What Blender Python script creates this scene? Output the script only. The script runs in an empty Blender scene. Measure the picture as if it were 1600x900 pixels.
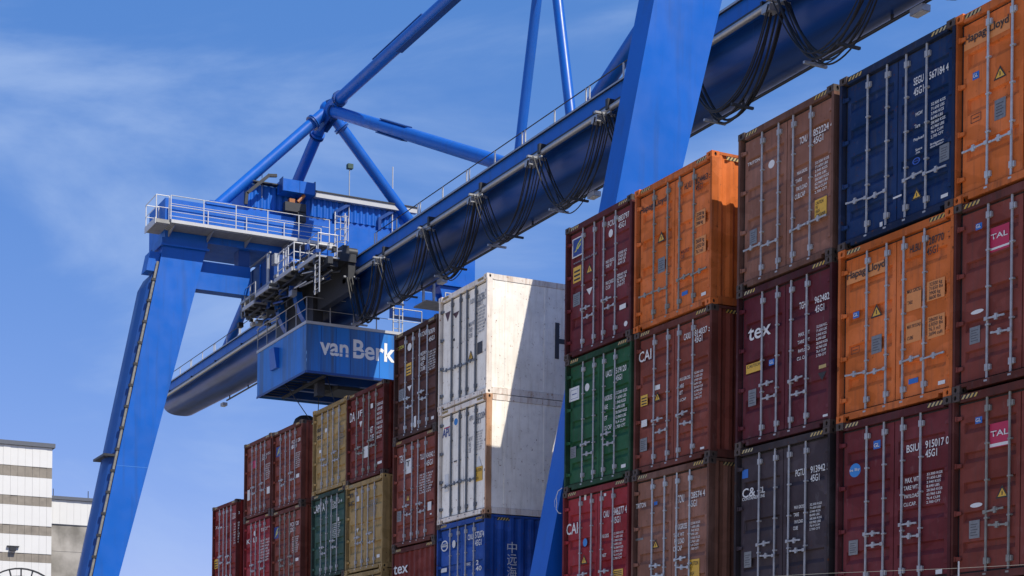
import bpy, math, random
from mathutils import Vector, Matrix

random.seed(11)
SC = bpy.context.scene
COL = SC.collection
R = math.radians

# ------------------------------------------------------------------ camera
YAW, ROLL, FPX, PX, PY = R(23.042487), R(0.61407359), 2323.8076, 466.7468, 1135.83626
EYE = Vector((0, 0, 0.604))
fw = Vector((-math.cos(YAW), math.sin(YAW), 0))
rt = Vector((math.sin(YAW), math.cos(YAW), 0))
up = Vector((0, 0, 1))
cr = rt * math.cos(ROLL) + up * math.sin(ROLL)
cu = up * math.cos(ROLL) - rt * math.sin(ROLL)
cam = bpy.data.cameras.new("camera")
cam.sensor_fit = 'HORIZONTAL'
cam.sensor_width = 36
cam.lens = FPX / 1600 * 36
cam.shift_x = (800 - PX) / 1600
cam.shift_y = (PY - 450) / 1600
cam.clip_end = 5000
camo = bpy.data.objects.new("camera", cam)
camo.matrix_world = Matrix((
    (cr.x, cu.x, -fw.x, EYE.x), (cr.y, cu.y, -fw.y, EYE.y), (cr.z, cu.z, -fw.z, EYE.z), (0, 0, 0, 1)))
COL.objects.link(camo)
SC.camera = camo

# ------------------------------------------------------------------ light
SUN = Vector((1.0, 0.31, 1.24)).normalized()          # towards the sun
elev = math.asin(SUN.z)
azim = math.atan2(SUN.x, SUN.y)                        # clockwise from +Y
world = bpy.data.worlds.new("World")
SC.world = world
world.use_nodes = True
wn, wl = world.node_tree.nodes, world.node_tree.links
wn.clear()
wo = wn.new("ShaderNodeOutputWorld")
bg = wn.new("ShaderNodeBackground")
sky = wn.new("ShaderNodeTexSky")
sky.sky_type = 'NISHITA'
sky.sun_disc = False
sky.sun_elevation = elev
sky.sun_rotation = azim
sky.altitude = 0
sky.air_density = 1.0
sky.dust_density = 0.0
sky.ozone_density = 10.0
bg.inputs[1].default_value = 0.15
# even grade of the whole dome: hazier, flatter blue
gm = wn.new("ShaderNodeMix"); gm.data_type = 'RGBA'; gm.blend_type = 'MULTIPLY'
gm.inputs[0].default_value = 1.0
gm.inputs[7].default_value = (0.70, 0.38, 0.33, 1)
ga = wn.new("ShaderNodeMix"); ga.data_type = 'RGBA'; ga.blend_type = 'ADD'
ga.inputs[0].default_value = 1.0
ga.inputs[7].default_value = (0.0, 0.68, 2.08, 1)
wl.new(sky.outputs[0], gm.inputs[6])
wl.new(gm.outputs[2], ga.inputs[6])
# thin cirrus
tcw = wn.new("ShaderNodeTexCoord")
mpw = wn.new("ShaderNodeMapping")
mpw.inputs['Rotation'].default_value = (0.0, 0.10, 0.40)
mpw.inputs['Scale'].default_value = (1.6, 2.2, 7.0)
mpw.inputs['Location'].default_value = (0.054, 1.645, 3.806)
nz = wn.new("ShaderNodeTexNoise")
nz.inputs['Scale'].default_value = 1.25
nz.inputs['Detail'].default_value = 8
nz.inputs['Roughness'].default_value = 0.56
nz.inputs['Distortion'].default_value = 0.45
rmp = wn.new("ShaderNodeMapRange")
rmp.interpolation_type = 'SMOOTHSTEP'
rmp.inputs[1].default_value = 0.46
rmp.inputs[2].default_value = 0.72
rmp.inputs[4].default_value = 0.52
mixc = wn.new("ShaderNodeMix")
mixc.data_type = 'RGBA'
mixc.inputs[7].default_value = (2.35, 3.1, 4.6, 1)     # cirrus
wl.new(tcw.outputs['Generated'], mpw.inputs[0])
wl.new(mpw.outputs[0], nz.inputs['Vector'])
wl.new(nz.outputs['Fac'], rmp.inputs[0])
wl.new(rmp.outputs[0], mixc.inputs[0])
wl.new(ga.outputs[2], mixc.inputs[6])
wl.new(mixc.outputs[2], bg.inputs[0])
wl.new(bg.outputs[0], wo.inputs[0])

sl = bpy.data.lights.new("sun", 'SUN')
sl.energy = 4.3
sl.angle = R(0.53)
sl.color = (1.0, 0.93, 0.82)
so = bpy.data.objects.new("sun", sl)
so.rotation_euler = SUN.to_track_quat('Z', 'Y').to_euler()
so.location = (0, 0, 60)
COL.objects.link(so)

SC.view_settings.view_transform = 'Standard'
SC.view_settings.look = 'None'
SC.view_settings.exposure = 0.4
SC.view_settings.gamma = 1.0
SC.view_settings.use_curve_mapping = False

# ------------------------------------------------------------------ materials
MAT = {}

def new_mat(name):
    m = bpy.data.materials.new(name)
    m.use_nodes = True
    MAT[name] = m
    return m, m.node_tree.nodes, m.node_tree.links, m.node_tree.nodes['Principled BSDF']

def plain(name, col, rough=0.55, metal=0.0, var=0.12, scale=6.0, bump=0.0):
    m, N, L, b = new_mat(name)
    g = N.new("ShaderNodeNewGeometry")
    n = N.new("ShaderNodeTexNoise")
    n.inputs['Scale'].default_value = scale
    n.inputs['Detail'].default_value = 4
    L.new(g.outputs['Position'], n.inputs['Vector'])
    mx = N.new("ShaderNodeMix"); mx.data_type = 'RGBA'
    mx.inputs[6].default_value = (*[c * (1 - var) for c in col], 1)
    mx.inputs[7].default_value = (*[min(1, c * (1 + var)) for c in col], 1)
    L.new(n.outputs['Fac'], mx.inputs[0])
    L.new(mx.outputs[2], b.inputs['Base Color'])
    b.inputs['Roughness'].default_value = rough
    b.inputs['Metallic'].default_value = metal
    if bump:
        bp = N.new("ShaderNodeBump"); bp.inputs['Strength'].default_value = bump
        bp.inputs['Distance'].default_value = 0.01
        L.new(n.outputs['Fac'], bp.inputs['Height']); L.new(bp.outputs[0], b.inputs['Normal'])
    return m

def mixnode(N, L, fac, a, b_, blend='MIX'):
    mx = N.new("ShaderNodeMix"); mx.data_type = 'RGBA'; mx.blend_type = blend
    for sock, v in ((0, fac), (6, a), (7, b_)):
        if isinstance(v, (int, float)): mx.inputs[sock].default_value = v
        elif isinstance(v, tuple): mx.inputs[sock].default_value = (*v, 1)
        else: L.new(v, mx.inputs[sock])
    return mx.outputs[2]

def ramp(N, L, src, p0, p1, c0=0.0, c1=1.0):
    r_ = N.new("ShaderNodeMapRange")
    r_.inputs[1].default_value = p0; r_.inputs[2].default_value = p1
    r_.inputs[3].default_value = c0; r_.inputs[4].default_value = c1
    L.new(src, r_.inputs[0])
    return r_.outputs[0]

def noise(N, L, vec, scale, detail=5, rough=0.55, map_scale=None):
    if map_scale:
        mp = N.new("ShaderNodeMapping"); mp.inputs['Scale'].default_value = map_scale
        L.new(vec, mp.inputs[0]); vec = mp.outputs[0]
    n = N.new("ShaderNodeTexNoise")
    n.inputs['Scale'].default_value = scale; n.inputs['Detail'].default_value = detail
    n.inputs['Roughness'].default_value = rough
    L.new(vec, n.inputs['Vector'])
    return n.outputs['Fac']

def paint(name, col, rust=0.5, fade=0.22, rough=0.5, rustcol=(0.10, 0.035, 0.015), dirt=(0.05, 0.045, 0.04), dirt_amt=0.55, patchy=0.45):
    """weathered container paint: faded patches, vertical dirt runs, rust specks, dents"""
    m, N, L, b = new_mat(name)
    pos = N.new("ShaderNodeNewGeometry").outputs['Position']
    big = noise(N, L, pos, 0.9, 4)
    mid = noise(N, L, pos, 5.5, 6)
    run = noise(N, L, pos, 1.0, 7, 0.65, (12.0, 12.0, 0.9))
    spot = noise(N, L, pos, 16.0, 8, 0.65)
    dark = tuple(c * (1 - fade) for c in col)
    g = sum(col) / 3
    pale = tuple(min(1, c * 1.12 + g * fade * 0.35 + 0.012) for c in col)
    c1 = mixnode(N, L, ramp(N, L, big, 0.3, 0.7), dark, pale)
    c2 = mixnode(N, L, ramp(N, L, mid, 0.42, 0.75, 0, 0.35), c1, tuple(c * 0.7 for c in col))
    c3 = mixnode(N, L, ramp(N, L, run, 0.50, 0.78, 0, dirt_amt), c2, dirt)
    patch = noise(N, L, pos, 1.3, 2, 0.4, (1.0, 1.0, 1.6))
    c3 = mixnode(N, L, ramp(N, L, patch, 0.57, 0.59, 0, patchy), c3, tuple(c * 0.62 for c in col))
    scuff = noise(N, L, pos, 7.0, 7, 0.7, (1.0, 1.0, 0.35))
    c3 = mixnode(N, L, ramp(N, L, scuff, 0.60, 0.68, 0, 0.40), c3, tuple(min(1, c * 0.8 + 0.07) for c in col))
    rmask = N.new("ShaderNodeMath"); rmask.operation = 'MULTIPLY'
    L.new(ramp(N, L, spot, 0.60, 0.67), rmask.inputs[0])
    L.new(ramp(N, L, mid, 0.46, 0.58, 0, min(1, rust*1.5)), rmask.inputs[1])
    c4 = mixnode(N, L, rmask.outputs[0], c3, rustcol)
    L.new(c4, b.inputs['Base Color'])
    L.new(ramp(N, L, mid, 0.3, 0.7, rough - 0.08, rough + 0.15), b.inputs['Roughness'])
    b.inputs['Specular IOR Level'].default_value = 0.10
    bp = N.new("ShaderNodeBump"); bp.inputs['Strength'].default_value = 0.35; bp.inputs['Distance'].default_value = 0.02
    dent = noise(N, L, pos, 2.6, 3)
    L.new(dent, bp.inputs['Height']); L.new(bp.outputs[0], b.inputs['Normal'])
    return m

PAINT = dict(
    maroon=(0.145, 0.022, 0.026), oxblood=(0.155, 0.022, 0.014), brown=(0.250, 0.112, 0.074), redbrown=(0.215, 0.052, 0.033),
    crimson=(0.29, 0.020, 0.026), orange=(0.62, 0.150, 0.026), navy=(0.007, 0.030, 0.105), green=(0.016, 0.090, 0.036),
    slate=(0.055, 0.040, 0.047), chocolate=(0.090, 0.034, 0.024), talbrown=(0.195, 0.044, 0.031), white=(0.82, 0.775, 0.68),
    blue=(0.014, 0.078, 0.34), tan=(0.38, 0.255, 0.095), teal=(0.034, 0.085, 0.062), red=(0.22, 0.022, 0.018), plum=(0.105, 0.015, 0.022))
for k_, c_ in PAINT.items():
    if k_ == 'white':
        paint(k_, c_, rust=0.8, fade=0.08, rough=0.45, rustcol=(0.22, 0.09, 0.035), dirt=(0.46, 0.37, 0.25), dirt_amt=0.5, patchy=0.0)
    else:
        paint(k_, c_, dirt_amt=0.55)
for k_, c_ in PAINT.items():           # frames: same paint darkened for missing shade contrast, plus scuffs and caked grime
    if k_ not in ('white', 'orange', 'tan', 'blue'):
        paint('frame_' + k_, tuple(c * 0.55 + 0.006 for c in c_), rust=0.9, fade=0.35, rough=0.65, dirt_amt=0.75, dirt=(0.035, 0.028, 0.024))
    elif k_ != 'white':
        paint('frame_' + k_, tuple(c * 0.8 for c in c_), rust=1.0, fade=0.3, rough=0.6, dirt_amt=0.75, dirt=(0.06, 0.045, 0.035))
paint('white_rusty', (0.70, 0.64, 0.56), rust=1.0, fade=0.12, rustcol=(0.27, 0.10, 0.035), dirt=(0.33, 0.17, 0.08), dirt_amt=0.85, patchy=0.1)

paint('rust_post', (0.42, 0.22, 0.11), rust=1.0, fade=0.4, rustcol=(0.16, 0.055, 0.02), dirt=(0.55, 0.42, 0.30), dirt_amt=0.8)

# vertical crane paint: cleaner, glossier
def crane_paint(name, col, rg=(0.30, 0.46), grime=(0.03, 0.045, 0.075), amt=0.40, rs=(3.0, 3.0, 0.22), r0=0.52, r1=0.80):
    m, N, L, b = new_mat(name)
    pos = N.new("ShaderNodeNewGeometry").outputs['Position']
    big = noise(N, L, pos, 0.25, 4)
    run = noise(N, L, pos, 1.0, 6, 0.6, rs)
    c1 = mixnode(N, L, ramp(N, L, big, 0.3, 0.7), tuple(c * 0.88 for c in col), tuple(c * 1.10 for c in col))
    c2 = mixnode(N, L, ramp(N, L, run, r0, r1, 0, amt), c1, grime)
    L.new(c2, b.inputs['Base Color'])
    L.new(ramp(N, L, noise(N, L, pos, 1.4, 5), 0.3, 0.7, rg[0], rg[1]), b.inputs['Roughness'])
    b.inputs['Specular IOR Level'].default_value = 0.4
    return m
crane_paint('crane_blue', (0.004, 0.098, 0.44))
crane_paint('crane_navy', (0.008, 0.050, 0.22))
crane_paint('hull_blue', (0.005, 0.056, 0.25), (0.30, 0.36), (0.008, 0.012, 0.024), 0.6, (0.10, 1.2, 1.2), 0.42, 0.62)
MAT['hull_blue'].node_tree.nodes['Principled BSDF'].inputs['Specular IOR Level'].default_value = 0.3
crane_paint('trolley_blue', (0.016, 0.180, 0.58), (0.35, 0.5), (0.060, 0.075, 0.085), 0.75, (1.6, 1.6, 0.10), 0.44, 0.66)
plain('weld_blue', (0.05, 0.20, 0.55), 0.5)

plain('galvanised', (0.36, 0.37, 0.38), 0.42, 0.55, 0.2, 9)
plain('rod_steel', (0.34, 0.34, 0.345), 0.5, 0.25, 0.45, 9)
plain('rod_pale', (0.40, 0.43, 0.45), 0.5, 0.2, 0.4, 9)
plain('rod_dull', (0.22, 0.215, 0.19), 0.6, 0.2, 0.5, 9)
plain('rail_white', (0.44, 0.45, 0.46), 0.45, 0.1, 0.1, 5)
plain('grating', (0.25, 0.25, 0.24), 0.6, 0.3, 0.35, 4)
plain('dark_steel', (0.030, 0.032, 0.036), 0.5, 0.3, 0.3, 6)
plain('grimy_steel', (0.066, 0.046, 0.037), 0.7, 0.2, 0.45, 8)
plain('hole_shade', (0.006, 0.006, 0.006), 0.9)
plain('rubber', (0.013, 0.013, 0.014), 0.75, 0, 0.3)
plain('cable_black', (0.006, 0.0065, 0.008), 0.6, 0, 0.2)
plain('reefer_grey', (0.13, 0.14, 0.15), 0.5, 0.3, 0.3, 8)
plain('white_marking', (0.62, 0.62, 0.60), 0.6, 0, 0.12, 30)
plain('black_marking', (0.018, 0.016, 0.015), 0.6, 0, 0.25, 30)
plain('grey_marking', (0.17, 0.18, 0.20), 0.6, 0, 0.25, 30)
plain('yellow_sticker', (0.62, 0.36, 0.03), 0.5, 0, 0.2, 25)
plain('tan_sticker', (0.42, 0.30, 0.10), 0.55)
plain('pale_orange', (0.60, 0.225, 0.060), 0.6, 0, 0.12, 12)
plain('gl_blue', (0.015, 0.12, 0.42), 0.5)
plain('sky_blue', (0.02, 0.19, 0.50), 0.5)
plain('blue_logo', (0.03, 0.10, 0.45), 0.5)
plain('logo_blue', (0.014, 0.04, 0.20), 0.5)
plain('logo_yellow', (0.55, 0.52, 0.05), 0.5)
plain('tal_red', (0.42, 0.015, 0.06), 0.5)
plain('maroon_logo', (0.07, 0.03, 0.035), 0.6)
plain('dark_sticker', (0.045, 0.045, 0.05), 0.6)
plain('plate_metal', (0.20, 0.20, 0.195), 0.5, 0.5, 0.4, 18)
plain('lamp_glass', (0.55, 0.56, 0.55), 0.25, 0, 0.05)
plain('orange_part', (0.30, 0.10, 0.02), 0.5)
plain('lamp_green', (0.02, 0.06, 0.045), 0.5)
plain('sign_white', (0.78, 0.78, 0.76), 0.5, 0, 0.04)
plain('quay_concrete', (0.50, 0.445, 0.365), 0.9, 0, 0.2, 0.6, 0.3)
plain('asphalt', (0.075, 0.073, 0.070), 0.9, 0, 0.3, 2.0, 0.3)
plain('roof_trim', (0.10, 0.11, 0.13), 0.5, 0.2)
plain('cladding', (0.62, 0.62, 0.60), 0.5, 0, 0.05, 0.5)
plain('band_panel', (0.215, 0.19, 0.155), 0.6, 0, 0.45, 1.2)

m, N, L, b = new_mat('concrete')
pos = N.new("ShaderNodeNewGeometry").outputs['Position']
c1 = mixnode(N, L, ramp(N, L, noise(N, L, pos, 0.35, 6), 0.35, 0.65), (0.17, 0.16, 0.14), (0.36, 0.34, 0.31))
c2 = mixnode(N, L, ramp(N, L, noise(N, L, pos, 1.0, 6, 0.6, (1.2, 1.2, 0.12)), 0.5, 0.75, 0, 0.5), c1, (0.09, 0.085, 0.08))
L.new(c2, b.inputs['Base Color']); b.inputs['Roughness'].default_value = 0.9

m, N, L, b = new_mat('hazard_stripe')
tc = N.new("ShaderNodeTexCoord"); sep = N.new("ShaderNodeSeparateXYZ"); L.new(tc.outputs['Object'], sep.inputs[0])
ad = N.new("ShaderNodeMath"); ad.operation = 'MULTIPLY_ADD'; ad.inputs[1].default_value = -0.75
L.new(sep.outputs[2], ad.inputs[0]); L.new(sep.outputs[0], ad.inputs[2])
ad2 = N.new("ShaderNodeMath"); ad2.operation = 'ADD'; L.new(ad.outputs[0], ad2.inputs[0]); L.new(sep.outputs[1], ad2.inputs[1])
ml = N.new("ShaderNodeMath"); ml.operation = 'MULTIPLY'; ml.inputs[1].default_value = 13.0; L.new(ad2.outputs[0], ml.inputs[0])
fr = N.new("ShaderNodeMath"); fr.operation = 'FRACT'; L.new(ml.outputs[0], fr.inputs[0])
gt = N.new("ShaderNodeMath"); gt.operation = 'GREATER_THAN'; gt.inputs[1].default_value = 0.5; L.new(fr.outputs[0], gt.inputs[0])
pos = N.new("ShaderNodeNewGeometry").outputs['Position']
yl = mixnode(N, L, ramp(N, L, noise(N, L, pos, 3.0, 3), 0.35, 0.65), (0.50, 0.30, 0.03), (0.42, 0.36, 0.20))
L.new(mixnode(N, L, gt.outputs[0], yl, (0.015, 0.014, 0.014)), b.inputs['Base Color'])
b.inputs['Roughness'].default_value = 0.6

# ------------------------------------------------------------------ mesh helpers
class MB:
    def __init__(s): s.v = []; s.f = []
    def poly(s, pts):
        i = len(s.v); s.v += [tuple(p) for p in pts]; s.f.append(tuple(range(i, i + len(pts))))
    def box(s, x0, y0, z0, x1, y1, z1):
        i = len(s.v)
        s.v += [(x0, y0, z0), (x1, y0, z0), (x1, y1, z0), (x0, y1, z0), (x0, y0, z1), (x1, y0, z1), (x1, y1, z1), (x0, y1, z1)]
        s.f += [(i, i+3, i+2, i+1), (i+4, i+5, i+6, i+7), (i, i+1, i+5, i+4), (i+1, i+2, i+6, i+5), (i+2, i+3, i+7, i+6), (i+3, i, i+4, i+7)]
        return s
    def hexa(s, p):            # 8 points: bottom ring 4, top ring 4
        i = len(s.v); s.v += [tuple(q) for q in p]
        s.f += [(i, i+3, i+2, i+1), (i+4, i+5, i+6, i+7), (i, i+1, i+5, i+4), (i+1, i+2, i+6, i+5), (i+2, i+3, i+7, i+6), (i+3, i, i+4, i+7)]
        return s
    def rings(s, rs, cap=True, closed=False):
        i = len(s.v); n = len(rs[0])
        for r_ in rs: s.v += [tuple(p) for p in r_]
        m_ = len(rs)
        for a in range(m_ if closed else m_ - 1):
            b_ = (a + 1) % m_
            for k in range(n):
                k2 = (k + 1) % n
                s.f.append((i + a*n + k, i + a*n + k2, i + b_*n + k2, i + b_*n + k))
        if cap and not closed:
            s.f.append(tuple(i + k for k in reversed(range(n))))
            s.f.append(tuple(i + (m_-1)*n + k for k in range(n)))
        return s
    def tube(s, p, q, r, n=10, r2=None):
        return s.path([p, q], r, n, r2)
    def path(s, pts, r, n=8, r2=None):
        pts = [Vector(p) for p in pts]
        rs = []
        ref = None
        for k, p in enumerate(pts):
            d = (pts[min(k+1, len(pts)-1)] - pts[max(k-1, 0)]).normalized()
            if ref is None:
                ref = Vector((0, 0, 1)) if abs(d.z) < 0.9 else Vector((1, 0, 0))
            a = d.cross(ref).normalized(); b_ = a.cross(d).normalized()
            ref = b_
            rr = r if r2 is None else r + (r2 - r) * k / (len(pts) - 1)
            rs.append([p + a * rr * math.cos(2*math.pi*j/n) + b_ * rr * math.sin(2*math.pi*j/n) for j in range(n)])
        return s.rings(rs)
    def bar(s, p, q, w, h=None):
        p, q = Vector(p), Vector(q); h = h or w
        d = (q - p).normalized()
        ref = Vector((0, 0, 1)) if abs(d.z) < 0.95 else Vector((0, 1, 0))
        a = d.cross(ref).normalized() * w / 2; b_ = a.normalized().cross(d).normalized() * h / 2
        return s.rings([[p - a - b_, p + a - b_, p + a + b_, p - a + b_], [q - a - b_, q + a - b_, q + a + b_, q - a + b_]])
    def prism_x(s, yz, x0, x1):
        return s.rings([[(x0, y, z) for y, z in yz], [(x1, y, z) for y, z in yz]])
    def prism_y(s, xz, y0, y1):
        return s.rings([[(x, y0, z) for x, z in xz], [(x, y1, z) for x, z in xz]])
    def prism_z(s, xy, z0, z1):
        return s.rings([[(x, y, z0) for x, y in xy], [(x, y, z1) for x, y in xy]])
    def mesh(s, name, smooth=False):
        me = bpy.data.meshes.new(name)
        me.from_pydata(s.v, [], s.f)
        import bmesh
        bm = bmesh.new(); bm.from_mesh(me); bmesh.ops.recalc_face_normals(bm, faces=bm.faces); bm.to_mesh(me); bm.free()
        if smooth:
            me.polygons.foreach_set('use_smooth', [True] * len(me.polygons))
            me.set_sharp_from_angle(angle=R(38))
        me.materials.append(None)
        me.update()
        return me

def link(name, data, mat=None, parent=None, loc=(0, 0, 0), rot=(0, 0, 0)):
    o = bpy.data.objects.new(name, data)
    COL.objects.link(o)
    if parent is not None: o.parent = parent
    o.location = loc; o.rotation_euler = rot
    if mat is not None:
        o.material_slots[0].link = 'OBJECT'
        o.material_slots[0].material = MAT[mat]
    return o

def tag(o, label, cat, group=None):
    o['label'] = label; o['category'] = cat
    if group: o['group'] = group
    return o

def thing(name, loc, label, cat, group=None):
    return tag(link(name, None, None, None, loc), label, cat, group)

def part(name, mb, mat, parent, smooth=False, loc=(0, 0, 0)):
    return link(name, mb.mesh(name, smooth), mat, parent, loc)

def structure(o):
    o['kind'] = 'structure'; return o

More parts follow.
